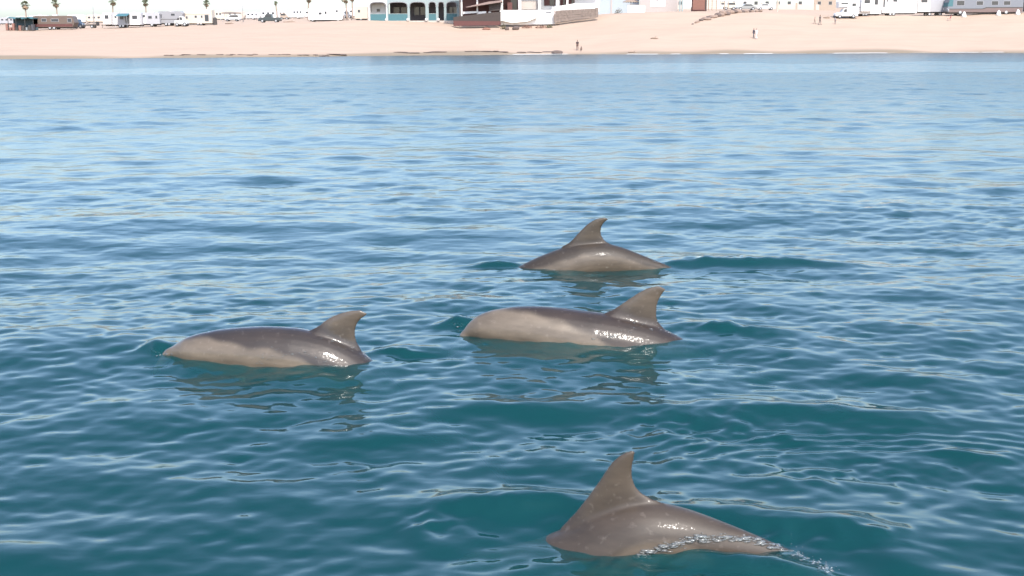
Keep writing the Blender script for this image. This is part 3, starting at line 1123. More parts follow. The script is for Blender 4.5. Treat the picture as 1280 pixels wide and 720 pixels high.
# heap of camp gear under a teal tarp
b = G(30, 236)
r = empty('camp_shelter', b, 'dark camp shelter with teal tarp roof and gear stacked beneath', 'shelter')
tp = MB()
nx = 14
prof_top = [(-2.4 + 5.0 * i / nx, 2.35 + 0.12 * math.sin(i * 1.3) + 0.08 * math.sin(i * 2.9)) for i in range(nx + 1)]
tp.prism(prof_top + [(x_, z_ - 0.14) for x_, z_ in prof_top[::-1]], -1.3, 1.3).build('tarp_roof', TEAL, r)
for xx in (-2.3, -0.8, 0.9, 2.5):
    MB().tube([(xx, -1.2, -0.1), (xx, -1.2, 2.4)], 0.05).build('post', DARK, r)
MB().box(-2.2, 2.5, 1.0, 1.1, 0, 2.3).build('back_sheet', mat('dark_tarp', (.05, .075, .085), .8, .3), r)
gg = random.Random(8)
GEAR = [mat('gear_dark', (.06, .06, .07), .8), mat('gear_rust', (.20, .10, .08), .8), mat('gear_grey', (.20, .22, .23), .7), DARK]
for i in range(9):
    x_ = -3.0 + i * 0.62
    w_, h_ = gg.uniform(.35, .62), gg.uniform(.5, 1.3)
    t_ = MB().box(-w_ / 2, w_ / 2, -0.35, 0.35, -0.05, h_).build('storage_crate', gg.choice(GEAR), None, bevel=0.04)
    t_.location = G(30, 235.3) + Vector((x_, 0, 0))
    t_.location.z = float(ground(np.float64(t_.location.x), np.float64(t_.location.y)))
    tag(t_, 'dark storage crate standing under the teal tarp shelter', 'crate', 'camp gear under the tarp')
# flat cart
b = G(116, 240)
r = empty('utility_trailer', b, 'small dark open utility trailer on the sand beside the brown trailer', 'trailer')
MB().prism([(-1.3, .45), (1.2, .45), (1.3, .6), (1.2, 1.25), (1.05, 1.25), (1.0, .7), (-0.5, .7), (-1.3, .55)], -0.7, 0.7).build('bed', DARK, r)
MB().tube([(-1.2, 0, .5), (-1.9, 0, .45)], 0.05).build('hitch', DARK, r)
MB().tube([(-1.0, -0.65, .7), (0.2, -0.65, 1.15), (1.1, -0.65, 1.2)], 0.04).build('side_rail', DARK, r)
for y in (-0.9, 0.66):
    wheel(r, 0.3, 0.3, 0.32, y)

trailer(134, 181, 237, 18.0, 'white trailer with two slide-outs and a teal awning between them', LGREY, GL, nose=-1, slides=[(0.02, .22, .05, .97), (.72, .97, .0, .95)], door=0.27, wins=[(.43, .52, .45, .75), (.57, .66, .1, .75)], awning=(.40, .70, TEAL), wheels=(0.42, .5), gap=.5)
trailer(181, 203, 238, 16.5, 'light grey trailer with a pale door, next to the white slide-out', LGREY, GL, nose=-1, door=0.05, wins=[(.38, .58, .48, .70), (.78, .88, .48, .72)], wheels=(.55,), gap=.45)
trailer(202, 232, 239, 17.5, 'grey fifth-wheel trailer with an overhanging nose beside a white pickup', GREYP if False else mat('mid_grey_paint', (.22, .22, .23), .5, .06), GL, goose=True, nose=1, wins=[(.07, .14, .45, .75), (.52, .68, .62, .8)], wheels=(.30, .42), gap=.5, stripe=[(.30, .34, DARK)])
car(221, 236, 234, 'white pickup truck parked under the grey trailer nose', WHITE, 'vehicles on the sand', 'pickup', 1, 'pickup_truck')
trailer(233, 268, 241, 19.0, 'tall cream trailer with small square windows behind the white pickup', CREAM, GL, nose=-1, wins=[(.10, .15, .35, .5), (.40, .47, .40, .55), (.62, .67, .40, .55), (.75, .88, .15, .6)], wheels=(.5, .6), gap=.35, stripe=[(.62, .65, TAN)])
b = G(270, 241)
MBr = empty('water_tank', b, 'dark upright water tank at the end of the cream trailer', 'tank')
MB().tube([(0, 0, -.05), (0, 0, 1.3), (0, 0, 1.45)], [.38, .38, .2], 14).build('tank', DARK, MBr)
MB().tube([(0, 0, 1.44), (0, 0, 1.55)], .14, 10).build('lid', GREYP, MBr)
# shaded canopy and cars further back
b = G(291, 330)
r = empty('shade_canopy', b, 'grey shade canopy on posts beyond the open sand', 'canopy')
MB().prism([(-2.4, 2.0), (2.4, 2.0), (2.3, 2.3), (0, 2.5), (-2.3, 2.3)], -1.5, 1.5).build('canopy_roof', mat('canopy_cloth', (.18, .16, .15), .9, .1), r)
for xx in (-2.2, 2.2):
    for yy in (-1.4, 1.4):
        MB().tube([(xx, yy, -.1), (xx, yy, 2.05)], .04).build('post', LGREY, r)
car(283, 301, 334, 'white car parked beneath the grey shade canopy', WHITE, 'vehicles on the sand', 'suv', -1)
car(325, 352, 262, 'dark pickup truck standing alone on the open sand', mat('black_green_paint', (.045, .055, .055), .35), 'vehicles on the sand', 'pickup', -1, 'pickup_truck')
trailer(388, 431, 250, 16.0, 'long white motor home with thin dark swoosh stripe', WHITE, GL, nose=1, wins=[(.30, .38, .45, .62), (.47, .52, .5, .7), (.78, .84, .66, .8)], wheels=(.12, .84), gap=.3, stripe=[(.13, .18, GREYP)], kind='motorhome', ac=True)
car(430, 440, 330, 'small grey car seen between the white motor home and the arcade', GREYP, 'vehicles on the sand', 'suv', 1)
car(352, 362, 350, 'tan van seen far behind the dark pickup truck', TAN, 'vehicles on the sand', 'suv', 1, 'parked_van')


def logs(px, py_d, L, label, seed, rz=0.1, thick=.13):
    b_ = G(px, py_d)
    g_ = random.Random(seed)
    r_ = empty('driftwood_log', b_, label, 'driftwood', 'driftwood on the beach', rz)
    MB().tube([(-L / 2, 0, thick * .6), (-L / 4, .05, thick), (0, -.03, thick * 1.2), (L / 4, .04, thick), (L / 2, 0, thick * .5)], [thick * .6, thick, thick * 1.1, thick, thick * .4], 8).build('stem', WOODM, r_, True)
    MB().tube([(L * .1, 0, thick), (L * .22, -.1, thick * 3.2)], [thick * .5, thick * .2], 6).build('branch', WOODM, r_)


logs(363, 250, 2.6, 'dark driftwood log on sand beside the dark pickup truck', 1, .2)
logs(288, 252, 2.0, 'low driftwood log on sand right of the cream trailer', 2, -.1)
logs(818, 205, 1.3, 'dark driftwood piece midway down the open sand below the grey building', 3, -.05)
logs(791, 190, 1.5, 'faint driftwood piece low on the sand near the standing person', 4, .12, .09)
logs(697, 231, 1.6, 'grey plank of driftwood below the stone retaining wall', 5, .25, .1)
logs(1032, 232, 1.3, 'dark driftwood piece on sand beside the white pickup with camper', 6, 0, .14)

# ------------------------------------------------------------------ arcade building
D = 237.0
S = D / F
b = G(518, D + 3)
r = empty('arcade_building', (at_depth(518, D), D, G(480, D).z), 'pale teal arcade building with rounded arches and teal parapets', 'building')
X0 = at_depth(518, D)


def ax_(px):
    return at_depth(px, D) - X0


def az_(py, px=518):
    return z_at(px, py, D) - r.location.z


top = 5.4
bays = [(463.5, 483.5), (486, 510), (513, 532.5), (536.5, 545.5), (548.5, 555.5), (558.5, 571.5)]
edges = [461.5] + [0.5 * (bays[i][1] + bays[i + 1][0]) for i in range(5)] + [574.5]
z_sp = az_(9)      # spring
for i, (p, q) in enumerate(bays):
    xl, xr = ax_(p), ax_(q)
    el, er = ax_(edges[i]), ax_(edges[i + 1])
    zt = az_(2.6)
    n = 14
    arch = []
    for k in range(n + 1):
        a = math.pi * (1 - k / n)
        cx, hw = (xl + xr) / 2, (xr - xl) / 2
        c_, s_ = math.cos(a), math.sin(a)
        arch.append((cx + hw * math.copysign(abs(c_) ** 0.6, c_), z_sp + (zt - z_sp) * abs(s_) ** 0.6))
    m_ = MB()
    pr = [(el, 0 - .4), (xl, -.4)] + [(xl, z_sp)] + arch[1:-1] + [(xr, z_sp), (xr, -.4), (er, -.4), (er, top), (el, top)]
    # strips above the arch and the two piers
    m_.prism([(el, -.4), (xl, -.4), (xl, top), (el, top)], 0, .35)
    m_.prism([(xr, -.4), (er, -.4), (er, top), (xr, top)], 0, .35)
    for k in range(n):
        (xa, za), (xb, zb) = arch[k], arch[k + 1]
        if xb - xa > 1e-4:
            m_.prism([(xa, za), (xb, zb), (xb, top), (xa, top)], 0, .35)
    m_.build('arch', PTEAL if i else mat('off_white_plaster', (.46, .45, .43), .8, .05), r)
    tm = MB()
    for k in range(n):
        (xa, za), (xb, zb) = arch[k], arch[k + 1]
        tm.tube([(xa, -.03, za), (xb, -.03, zb)], .09, 6)
    tm.build('arch_moulding', GREYP, r)
    if i in (0, 1, 3, 5):
        MB().box(xl, xr, .08, .26, -.4, az_(17.5)).build('parapet', TEAL, r)
        MB().box(xl, xr, .05, .29, az_(17.5), az_(17.5) + .09).build('coping', PTEAL, r)
    bw = MB().box(el, er, 2.6 if i == 0 else 5.6, 2.8 if i == 0 else 5.8, -.4, top).build('back_wall', WHITE if i == 0 else mat('painted_shade_wall', (.10, .085, .085), .8, .2), r)  # inner bays: wall colour darkened to imitate shade, set deeper to keep sun off
    if i == 0:
        MB().box(ax_(470), ax_(474), 2.5, 2.61, az_(14), az_(10.5)).build('window', GLASS, bw)
    elif xr - xl > 1.4:
        for f in (.12, .55):
            MB().box(xl + (xr - xl) * f, xl + (xr - xl) * (f + .33), 5.5, 5.61, az_(18), az_(8)).build('window', GLASS, bw)
MB().box(ax_(461.5), ax_(574.5), -.25, 7.5, top, top + .35).build('roof', PTEAL, r)
MB().box(ax_(461.5), ax_(461.5) + .3, .36, 7, -.4, top).build('side_wall', WHITE, r)
MB().box(ax_(461), ax_(575), -.9, 7, -.7, .0).build('plinth', PLAST, r)
for px in (483.8, 510.5, 533.5, 548.5):
    b = G(px, D - .9)
    o = MB().blob((0, 0, .22), (.30, .30, .30), int(px), 2, .1).build('white_boulder', WHITE, None, True)
    o.location = (at_depth(px, D - 1.0), D - 1.25, G(480, D).z - .05)
    tag(o, 'white painted round boulder at the foot of an arcade pillar', 'boulder', 'white boulders along the arcade')
trailer(444.5, 461, 250, 17, 'small plain off-white trailer tucked beside the arcade building', CREAM, GL, nose=-1, wins=[(.3, .45, .5, .7)], wheels=(.5,), gap=.3)

# ------------------------------------------------------------------ restaurant with dark sloping terrace
D = 229.0
X0 = at_depth(598, D)
g0 = G(598, D).z
r = empty('beach_restaurant', (X0, D, g0), 'dark red restaurant terrace with sloping brown boundary wall and white columns', 'building')


def P_(px, py, y=0.0):
    return (at_depth(px, D + y) * 1 - X0, z_at(px, py, D + y) - g0)


MB().prism([P_(567, 32.5), P_(626, 31.5), P_(626, 14.5), P_(610, 16), P_(567, 21.3)], 0, .4).build('boundary_wall', DKBR, r)
MB().prism([P_(567.2, 32.5), P_(625.8, 31.5), P_(625.8, 26.5), P_(567.2, 26)], -.06, .02).build('wall_base', REDB, r)
MB().prism([P_(576, 24, 4), P_(628, 24, 4), P_(628, -14, 4), P_(576, -14, 4)], 4, 4.2).build('back_wall', REDB, r)
for px in (597, 577.5):
    x_, _ = P_(px, 10, 1.5)
    MB().box(x_ - .14, x_ + .14, 1.4, 1.7, z_at(px, 22, D) - g0, z_at(px, -14, D) - g0).build('column', WHITE, r)
for a, q in ((579, 596), (598, 608), (611, 614)):
    MB().prism([P_(a, 17.6, 1), P_(q, 16.2, 1), P_(q, 14.0, 1), P_(a, 14.6, 1)], 1, 1.12).build('rail', WHITE, r)
MB().prism([P_(582, 8.8, -.3), P_(585, 9.2, -.3), P_(628, 2.4, -.3), P_(628, .2, -.3), P_(611, 2.0, -.3)], -.3, 3.6).build('awning_roof', mat('awning_boards', (.20, .145, .13), .8, .2), r)
MB().prism([P_(585, 8.0, .6), P_(626, 2.6, .6), P_(626, 13, .6), P_(612, 14, .6), P_(611, 6, .6)], .7, .8).build('shade_screen', DKBR, r)
MB().prism([P_(565, -13, 1), P_(630, -13, 1), P_(630, -17, 1), P_(565, -17, 1)], -.5, 6).build('roof', PLAST, r)

# white house with terrace
D = 231.0
X0 = at_depth(685, D)
g0 = G(650, D).z
r = empty('white_house', (X0, D, g0), 'white beach house with columns, dark openings and raised terrace wall', 'building')
MB().prism([P_(625, 31), P_(693, 30), P_(697, 20), P_(690, 12.6), P_(625, 12.6)], 0, .5).build('terrace_wall', WHITE, r)
MB().prism([P_(626, 26, -.6), P_(640, 29, -.6), P_(660, 27, -.6), P_(672, 22, -.6), P_(660, 18, -.6), P_(636, 18.5, -.6)], -1.0, .05).build('wall_buttress', mat('chalk_white', (.82, .82, .80), .8, .08, 2, bump=.3), r, bevel=.15)
MB().prism([P_(625, 14, 3.5), P_(749, 14, 3.5), P_(749, -16, 3.5), P_(625, -16, 3.5)], 3.5, 3.8).build('wall', WHITE, r)
MB().prism([P_(690, 13.4, .6), P_(748.5, 10.5, .6), P_(748.5, 4.2, .6), P_(718, 4.2, .6), P_(690, 9, .6)], .6, .9).build('porch_wall', WHITE, r)
for px, wd in ((627, 3.6), (650, 3.2), (674.5, 3), (697, 3.2), (709, 2)):
    x_, _ = P_(px, 10, 1)
    w_ = wd * D / F / 2
    MB().box(x_ - w_, x_ + w_, .8, .8 + 2 * w_, z_at(px, 13.5, D) - g0, z_at(px, -16, D) - g0).build('column', WHITE, r)
for a, q, t_, bt in ((629.5, 647.5, -6, 12.5), (680, 694, -6, 7), (700, 707.5, -6, 6.6), (710.5, 718, -6, 10.5)):
    d_ = MB().prism([P_(a, bt, 3.4), P_(q, bt, 3.4), P_(q, t_, 3.4), P_(a, t_, 3.4)], 3.38, 3.52).build('door', REDB, r)
    MB().prism([P_(a + (q - a) * .5, bt - .6, 3.3), P_(q - 1, bt - .6, 3.3), P_(q - 1, t_ + 1, 3.3), P_(a + (q - a) * .5, t_ + 1, 3.3)], 3.33, 3.45).build('pane', GLASS, d_)
dr = MB().prism([P_(634.5, 17, 0), P_(640.5, 17, 0), P_(640.5, 3, 0), P_(634.5, 3, 0)], .3, 2.8).build('gate', REDB, r)
MB().prism([P_(682, 16.2, -.05), P_(689, 16.2, -.05), P_(689, 14.6, -.05), P_(682, 14.6, -.05)], -.05, .03).build('name_plate', GREYP, r)
MB().prism([P_(652, 11.8, 2.2), P_(672, 11.8, 2.2), P_(672, 1, 2.2), P_(652, 1, 2.2)], 2.2, 2.4).build('shutter', PLAST, r)
MB().prism([P_(623, -15, 1), P_(750, -15, 1), P_(750, -19, 1), P_(623, -19, 1)], 0.2, 8).build('roof', WHITE, r)
# stone retaining wall in courses
D = 230.0
X0 = at_depth(718, D)
g0 = G(700, D).z
r = empty('stone_wall', (X0, D, g0), 'brown stone retaining wall stepping down from the white house to sand', 'wall')
gs = random.Random(4)
rows = 4
for j in range(rows):
    px = 692.0 + (2.5 if j == rows - 1 else 0)
    while px < 745.5:
        w_ = gs.uniform(4.0, 6.5)
        q = min(px + w_, 746)
        def yy_(p, f):
            lo = np.interp(p, [690, 746], [28.0, 21.0])
            hi = np.interp(p, [690, 700, 746], [15.0, 12.6, 10.2])
            return lo + (hi - lo) * f
        f0, f1 = j / rows, (j + .93) / rows
        MB().prism([P_(px + .15, yy_(px, f0)), P_(q - .15, yy_(q, f0)), P_(q - .15, yy_(q, f1)), P_(px + .15, yy_(px, f1))], gs.uniform(-.06, .04), .5).build('stone', STONE, r)
        px = q
MB().prism([P_(692, 27.5), P_(745.7, 20.6), P_(745.7, 10.6), P_(700, 13), P_(692, 15.4)], .1, .45).build('mortar', GPLAST, r)
MB().prism([P_(744, 22), P_(747.5, 21.5), P_(747.5, 9.5), P_(744, 9.5)], -.12, .6).build('end_post', STONE, r)


def scrub(px, D_, w, h, label, seed, m=None):
    b_ = G(px, D_)
    r_ = empty('scrub_bush', b_, label, 'bush', 'scrub along the house walls')
    g_ = random.Random(seed)
    m_ = MB()
    for _ in range(150):
        a = g_.uniform(0, 2 * math.pi)
        q = g_.random() ** .5
        z = g_.random()
        p = Vector((w / 2 * q * math.cos(a), w / 3 * q * math.sin(a), h * z * (1 - .5 * q * q) + .02))
        d1 = Vector((g_.gauss(0, 1), g_.gauss(0, 1), g_.gauss(0, 1))).normalized() * .11
        d2 = Vector((g_.gauss(0, 1), g_.gauss(0, 1), g_.gauss(0, 1))).normalized() * .07
        m_.add([p - d1, p + d2, p + d1, p - d2], [(0, 1, 2, 3)])
    m_.build('foliage', m or BUSHM, r_)
    s_ = MB()
    for _ in range(5):
        a = g_.uniform(0, 6.28)
        s_.tube([(0, 0, -.05), (w * .3 * math.cos(a), w * .2 * math.sin(a), h * .7)], .015, 4)
    s_.build('stem', WOODM, r_)


RUST = mat('rusty_scrub', (.17, .085, .06), .9, .4)
scrub(659, 228, 2.0, .55, 'rust brown scrub at the foot of the white terrace wall', 1, RUST)
scrub(676, 228, 2.2, .5, 'rust brown creeping scrub below the name plate wall', 2, RUST)
scrub(687, 228, 1.2, .6, 'dark scrub where the terrace wall meets the stone wall', 3)
scrub(629, 227.5, 1.1, 1.0, 'dark green bush at the corner of the white terrace wall', 4)
scrub(772.5, 252, 1.6, 1.2, 'brown bush beside the low white wall', 5)


def rock(px, D_, w, dpt, h, label, seed, group, m=None, name='boulder', sink=.25):
    b_ = G(px, D_)
    o_ = MB().blob((0, 0, h * .5 - h * sink), (w / 2, dpt / 2, h * .5), seed, 2, .3).build(name, m or ROCKM, None)
    o_.location = b_
    return tag(o_, label, 'rock', group)


DKR = mat('dark_rock', (.10, .075, .065), .9, .4, 2, bump=.6)
rock(634, 226, .75, .7, .8, 'round dark rock at the foot of the white buttress', 1, 'rocks below the house', DKR)
rock(645, 226, 1.3, .8, .85, 'broad dark rock beside the round one under the white buttress', 2, 'rocks below the house', DKR)
rock(608, 226.5, 1.4, .8, .5, 'low red-brown rock against the dark sloping wall', 3, 'rocks below the house', RUST)
# slanting rock berm
for i in range(26):
    f = i / 25
    px = 866 + (950 - 866) * f + random.uniform(-1.2, 1.2)
    Dd = 222 + 20 * f ** 0.9 + random.uniform(-.6, .6)
    big = .35 + .75 * math.sin(math.pi * min(1, f * 1.1)) ** .6 if f < .9 else .7
    rock(px, Dd, big * random.uniform(1.0, 1.7), big, big * random.uniform(.6, 1.0), 'brown boulder in the slanting rock berm across the upper sand', 20 + i, 'rock berm', ROCKM if i % 3 else DKR)

# ------------------------------------------------------------------ grey buildings mid right
D = 262.0
X0 = at_depth(805, D)
g0 = G(800, D).z


def wallthing(label, name='low_building', cat='building'):
    return empty(name, (X0, D, g0), label, cat)


r = wallthing('plain grey-plastered beach house with a white roller door')
MB().prism([P_(799, 20), P_(846, 20), P_(846, -14), P_(799, -14)], 0, .3).build('front_wall', GPLAST, r)
MB().prism([P_(845.8, 20, .3), P_(846, 20, .3), P_(846, -14, .3), P_(845.8, -14, .3)], .3, 8).build('side_wall', GPLAST, r)
d_ = MB().prism([P_(812, 8.6), P_(830.5, 8.6), P_(830.5, -9), P_(812, -9)], -.06, .02).build('roller_door', WHITE, r)
MB().prism([P_(819, .8), P_(822, .8), P_(822, .2), P_(819, .2)], -.1, -.05).build('handle', DARK, d_)
MB().prism([P_(797, -14), P_(848, -14), P_(848, -18), P_(797, -18)], -.4, 8.3).build('roof', PLAST, r)
r = wallthing('pale blue-grey rendered house wall beside the white terrace house')
MB().prism([P_(748, 21), P_(800, 17), P_(800, -14), P_(748, -14)], 3, 3.3).build('front_wall', mat('blue_grey_plaster', (.30, .34, .37), .8, .08), r)
MB().prism([P_(764, 20), P_(766, 20), P_(766, -14), P_(764, -14)], 2.9, 3.05).build('downpipe', GPLAST, r)
MB().prism([P_(747, -14), P_(801, -14), P_(801, -18), P_(747, -18)], 2.6, 11).build('roof', PLAST, r)
r = wallthing('low white garden wall in front of the grey thatch shade', 'garden_wall', 'wall')
MB().prism([P_(779.5, 17), P_(800.5, 17), P_(800.5, 8), P_(779.5, 8)], -8, -7.75).build('panel', WHITE, r)
MB().prism([P_(779, 8.05), P_(801, 8.05), P_(801, 7.3), P_(779, 7.3)], -8.05, -7.7).build('coping', PLAST, r)
r = empty('thatch_shade', G(788, 257), 'grey thatched shade roof on a post behind the low white wall', 'parasol')
MB().tube([(0, 0, -.1), (0, 0, 2.6)], .08).build('post', WOODM, r)
th = MB()
for k in range(40):
    a = 2 * math.pi * k / 40
    e = 1.75 + .12 * math.sin(k * 5.1)
    a2 = 2 * math.pi * (k + 1.1) / 40
    th.add([(0, 0, 3.1), (e * math.cos(a), e * math.sin(a), 2.15 + .06 * math.sin(k * 3.3)), (e * math.cos(a2), e * math.sin(a2), 2.12)], [(0, 1, 2)])
th.build('thatch', THATCH, r)
# brick pillar hut and white gate
D = 258.0
X0 = at_depth(870, D)
g0 = G(870, D).z
r = wallthing('square red-brown brick hut beside a white gate panel', 'brick_hut', 'hut')
MB().prism([P_(865, 15), P_(880, 15), P_(880, -8), P_(865, -8)], 0, 2.4).build('wall', BRICKM, r)
MB().prism([P_(880, 15), P_(882.5, 15), P_(882.5, -8), P_(880, -8)], .25, 2.4).build('side_pier', DKBR, r)
MB().prism([P_(864, -8), P_(884, -8), P_(884, -10.5), P_(864, -10.5)], -.3, 2.7).build('roof', PLAST, r)
MB().prism([P_(864.5, 13.2, -.5), P_(881, 13.2, -.5), P_(881, 12.2, -.5), P_(864.5, 12.2, -.5)], -.8, 0).build('step', REDB, r)
r = wallthing('white gate panel between teal-grey posts beside the brick hut', 'garden_gate', 'gate')
MB().prism([P_(853.5, 9), P_(864, 9), P_(864, -6), P_(853.5, -6)], .6, .7).build('panel', WHITE, r)
for px in (849.5, 852.5):
    MB().prism([P_(px - .8, 15), P_(px + .8, 15), P_(px + .8, -7), P_(px - .8, -7)], .5, .8).build('post', PTEAL, r)
# fence of posts
r = wallthing('wooden post fence with pale rails between the brick hut and parked cars', 'post_fence', 'fence')
for px in (884.5, 889, 894.5, 899, 904.5, 909):
    x_, z_ = P_(px, 13.5, 4)
    MB().tube([(x_, 4, z_ - .6), (x_, 4, z_at(px, 0, D + 4) - g0)], .09).build('post', TAN, r)
for zz in (3, 8):
    MB().prism([P_(884, zz + .7, 4), P_(910, zz + .7, 4), P_(910, zz - .3, 4), P_(884, zz - .3, 4)], 3.95, 4.05).build('rail', CREAM, r)
# long beige back wall and houses behind
D = 330.0
X0 = at_depth(960, D)
g0 = G(960, D).z
for a, q, t_, m_, lab in ((846, 900, -9, PLAST, 'pale plastered house far behind the brick hut'), (900, 942, -8, WHITE, 'white flat-roofed house behind the parked cars'),
                          (942, 1022, -4, mat('pale_green_plaster', (.40, .43, .37), .8, .05), 'pale green-white house behind the long beige wall'), (1022, 1050, -8, TAN, 'tan house gable behind the white pickup with camper')):
    r = wallthing(lab)
    MB().prism([P_(a, 14), P_(q, 14), P_(q, t_), P_(a, t_)], 6, 6.3).build('wall', m_, r)
    MB().prism([P_(a - 1, t_), P_(q + 1, t_), P_(q + 1, t_ - 3), P_(a - 1, t_ - 3)], 5.6, 14).build('roof', PLAST, r)
    for k in range(max(1, int((q - a) / 14))):
        px = a + 5 + k * 14
        window(r, P_(px, 0)[0], P_(px + 4, 0)[0], P_(px, 5)[1], P_(px, 1)[1], 5.98)
r = wallthing('long low beige wall with piers along the back of the sand', 'boundary_wall', 'wall')
MB().prism([P_(950, 15), P_(1022, 15), P_(1022, 5.5), P_(950, 5.5)], 0, .25).build('panel', PLAST, r)
for px in (951, 970.5, 994, 1017):
    MB().prism([P_(px - 1, 15), P_(px + 1, 15), P_(px + 1, 3.5), P_(px - 1, 3.5)], -.1, .35).build('pier', TAN, r)
car(919, 944, 285, 'silver-grey car parked at the top of the rock berm', mat('silver_paint', (.22, .225, .22), .35, .05), 'vehicles on the sand', 'sedan', -1)
car(944, 966, 292, 'white car parked beyond the silver-grey one', WHITE, 'vehicles on the sand', 'sedan', 1)
car(903, 918, 296, 'small beige van next to the post fence', CREAM, 'vehicles on the sand', 'suv', -1, 'parked_van')
b = G(970.5, 262)
r = empty('utility_pole', b, 'pale timber pole standing beyond the top of the rock berm', 'pole', 'poles behind the beach')
MB().tube([(0, 0, -.2), (0, 0, 6)], .14, 8).build('post', CREAM, r)
MB().box(-.6, .6, -.05, .05, 5.3, 5.42).build('crossarm', CREAM, r)

# ------------------------------------------------------------------ campers on the right
D0 = 233
pk = car(1042, 1069, D0, 'white pickup truck carrying a tall slide-in camper beside the trailers', WHITE, 'vehicles on the sand', 'pickup', -1, 'pickup_truck')
cp = MB().prism([(-.05, 1.0), (2.15, 1.0), (2.15, 3.3), (1.95, 3.45), (-1.2, 3.45), (-1.65, 3.0), (-1.6, 1.9), (-.05, 1.9)], -1.0, 1.0).build('camper', WHITE, pk, bevel=.05)
MB().box(-1.2, .1, -1.02, -.97, 2.55, 2.8).build('window', GLASS, cp)
MB().box(.9, 1.6, -1.02, -.97, 2.2, 2.7).build('window', GLASS, cp)
MB().box(-1.55, 2.1, -1.012, -.98, 1.95, 2.1).build('stripe', GREYP, cp)
trailer(1064, 1097, 235, 27, 'white trailer with pink-framed window slide-out beside the white pickup', WHITE, GL, nose=-1, slides=[(.22, .62, .12, .92)], wins=[(.74, .86, .45, .78)], wheels=(.35, .45), gap=.4, stripe=[(.30, .34, GREYP)])
trailer(1097, 1141, 236, 28, 'long plain white trailer with tandem wheels and one small dark window', WHITE, GL, nose=-1, wins=[(.33, .44, .55, .68), (.06, .10, .3, .75), (.15, .18, .55, .75)], wheels=(.27, .36), gap=.5, stripe=[(.26, .28, CREAM)])
trailer(1141, 1182, 237, 28, 'tall white box trailer with a pale grey rear half', LGREY, GL, nose=1, wins=[(.06, .09, .4, .7)], wheels=(.40, .72), gap=.75, slides=[(.0, .36, .0, .98)], ac=False)
# class A coach
D = 234.0
s = D / F
c = G(1229, D)
L, H = 92 * s, 3.6
r = empty('motor_coach', (c.x, D + 1.25, G(1229, D).z), 'large grey and brown motor coach with teal windscreen', 'motorhome', GL)
a, b_ = -L / 2, L / 2
COACH = mat('coach_grey', (.15, .16, .18), .35, .06)
MB().prism([(a + .15, .45), (b_, .45), (b_, H - .2), (b_ - .3, H), (a + .9, H), (a + .35, H - .3), (a, 1.3), (a, .7)], -1.25, 1.25).build('body', COACH, r, bevel=.06)
MB().prism([(a + .25, .46), (b_ - .1, .46), (b_ - .1, 1.25), (a + L * .52, 1.25), (a + L * .47, 1.02), (a + .25, 1.02)], -1.275, -1.2).build('lower_panel', mat('coach_brown', (.14, .10, .092), .4, .06), r)
MB().prism([(a + .3, 1.02), (a + L * .47, 1.02), (a + L * .52, 1.25), (b_ - .1, 1.25), (b_ - .1, 1.38), (a + L * .51, 1.38), (a + L * .46, 1.13), (a + .3, 1.13)], -1.29, -1.2).build('stripe', DARK, r)
ws = MB().prism([(a - .02, 1.55), (a + .95, 1.55), (a + 1.0, 2.75), (a + .33, 2.9)], -1.28, 1.28).build('windscreen', TEAL, r)
window(r, a + 1.7, a + 3.1, 1.75, 2.6, -1.25)
for f in (.38, .58, .74):
    window(r, a + L * f, a + L * f + 1.2, 1.8, 2.5, -1.25)
MB().box(a + .1, a + .28, -1.3, 1.3, .75, 1.1).build('bumper', LGREY, r)
for y in (-1.0, 1.0):
    MB().box(a - .03, a + .06, y - .16, y + .16, 1.05, 1.25).build('headlight', WHITE, r)
for f in (.17, .68, .78):
    for y in (-1.27, 1.03):
        wheel(r, a + L * f, .46, .46, y)
MB().box(a + .4, b_ - .3, -1.1, 1.1, .2, .5).build('chassis', DARK, r)
MB().box(-1, 0, -.5, .5, H - .02, H + .25).build('roof_unit', WHITE, r, bevel=.05)
trailer(1273.5, 1306, 235, 27, 'dark grey trailer parked behind the tail of the motor coach', GREYP, GL, nose=-1, wins=[(.1, .3, .5, .7)], wheels=(.4, .5), gap=.5, stripe=[(.2, .3, DARK)])
for px, lab in ((1203, 'white cone-shaped tent bag near the coach front wheel'), (1246, 'white cone-shaped tent bag below the coach middle'), (1270, 'white cone-shaped tent bag at the coach tail')):
    o = MB().add(*((lambda k: ([(.46 * math.cos(2 * math.pi * i / k) * sc_, .4 * math.sin(2 * math.pi * i / k) * sc_, z_) for z_, sc_ in ((-.1, 1.0), (.25, .95), (.6, .7), (.88, .4), (1.0, .12)) for i in range(k)],
                               [(j * k + i, j * k + (i + 1) % k, (j + 1) * k + (i + 1) % k, (j + 1) * k + i) for j in range(4) for i in range(k)] + [tuple(range(4 * k, 5 * k)), tuple(range(k))[::-1]]))(16))).build('white_bag', WHITE, None, True)
    o.location = G(px, D - 1.1)
    tag(o, lab, 'bag', 'white bags by the coach')
r = empty('folding_chair', G(1184.5, 229), 'small folding beach chair on sand before the motor coach', 'chair')
MB().box(-.25, .25, -.25, .25, .38, .43).build('seat', mat('chair_cloth', (.45, .16, .14), .8), r)
MB().prism([(.2, .43), (.25, .43), (.42, .95), (.37, .95)], -.25, .25).build('backrest', MATS['chair_cloth'], r)
for x_ in (-.22, .22):
    for y_ in (-.22, .22):
        MB().tube([(x_, y_, .4), (x_ * 1.3, y_, -.02)], .02, 6).build('leg', GREYP, r)


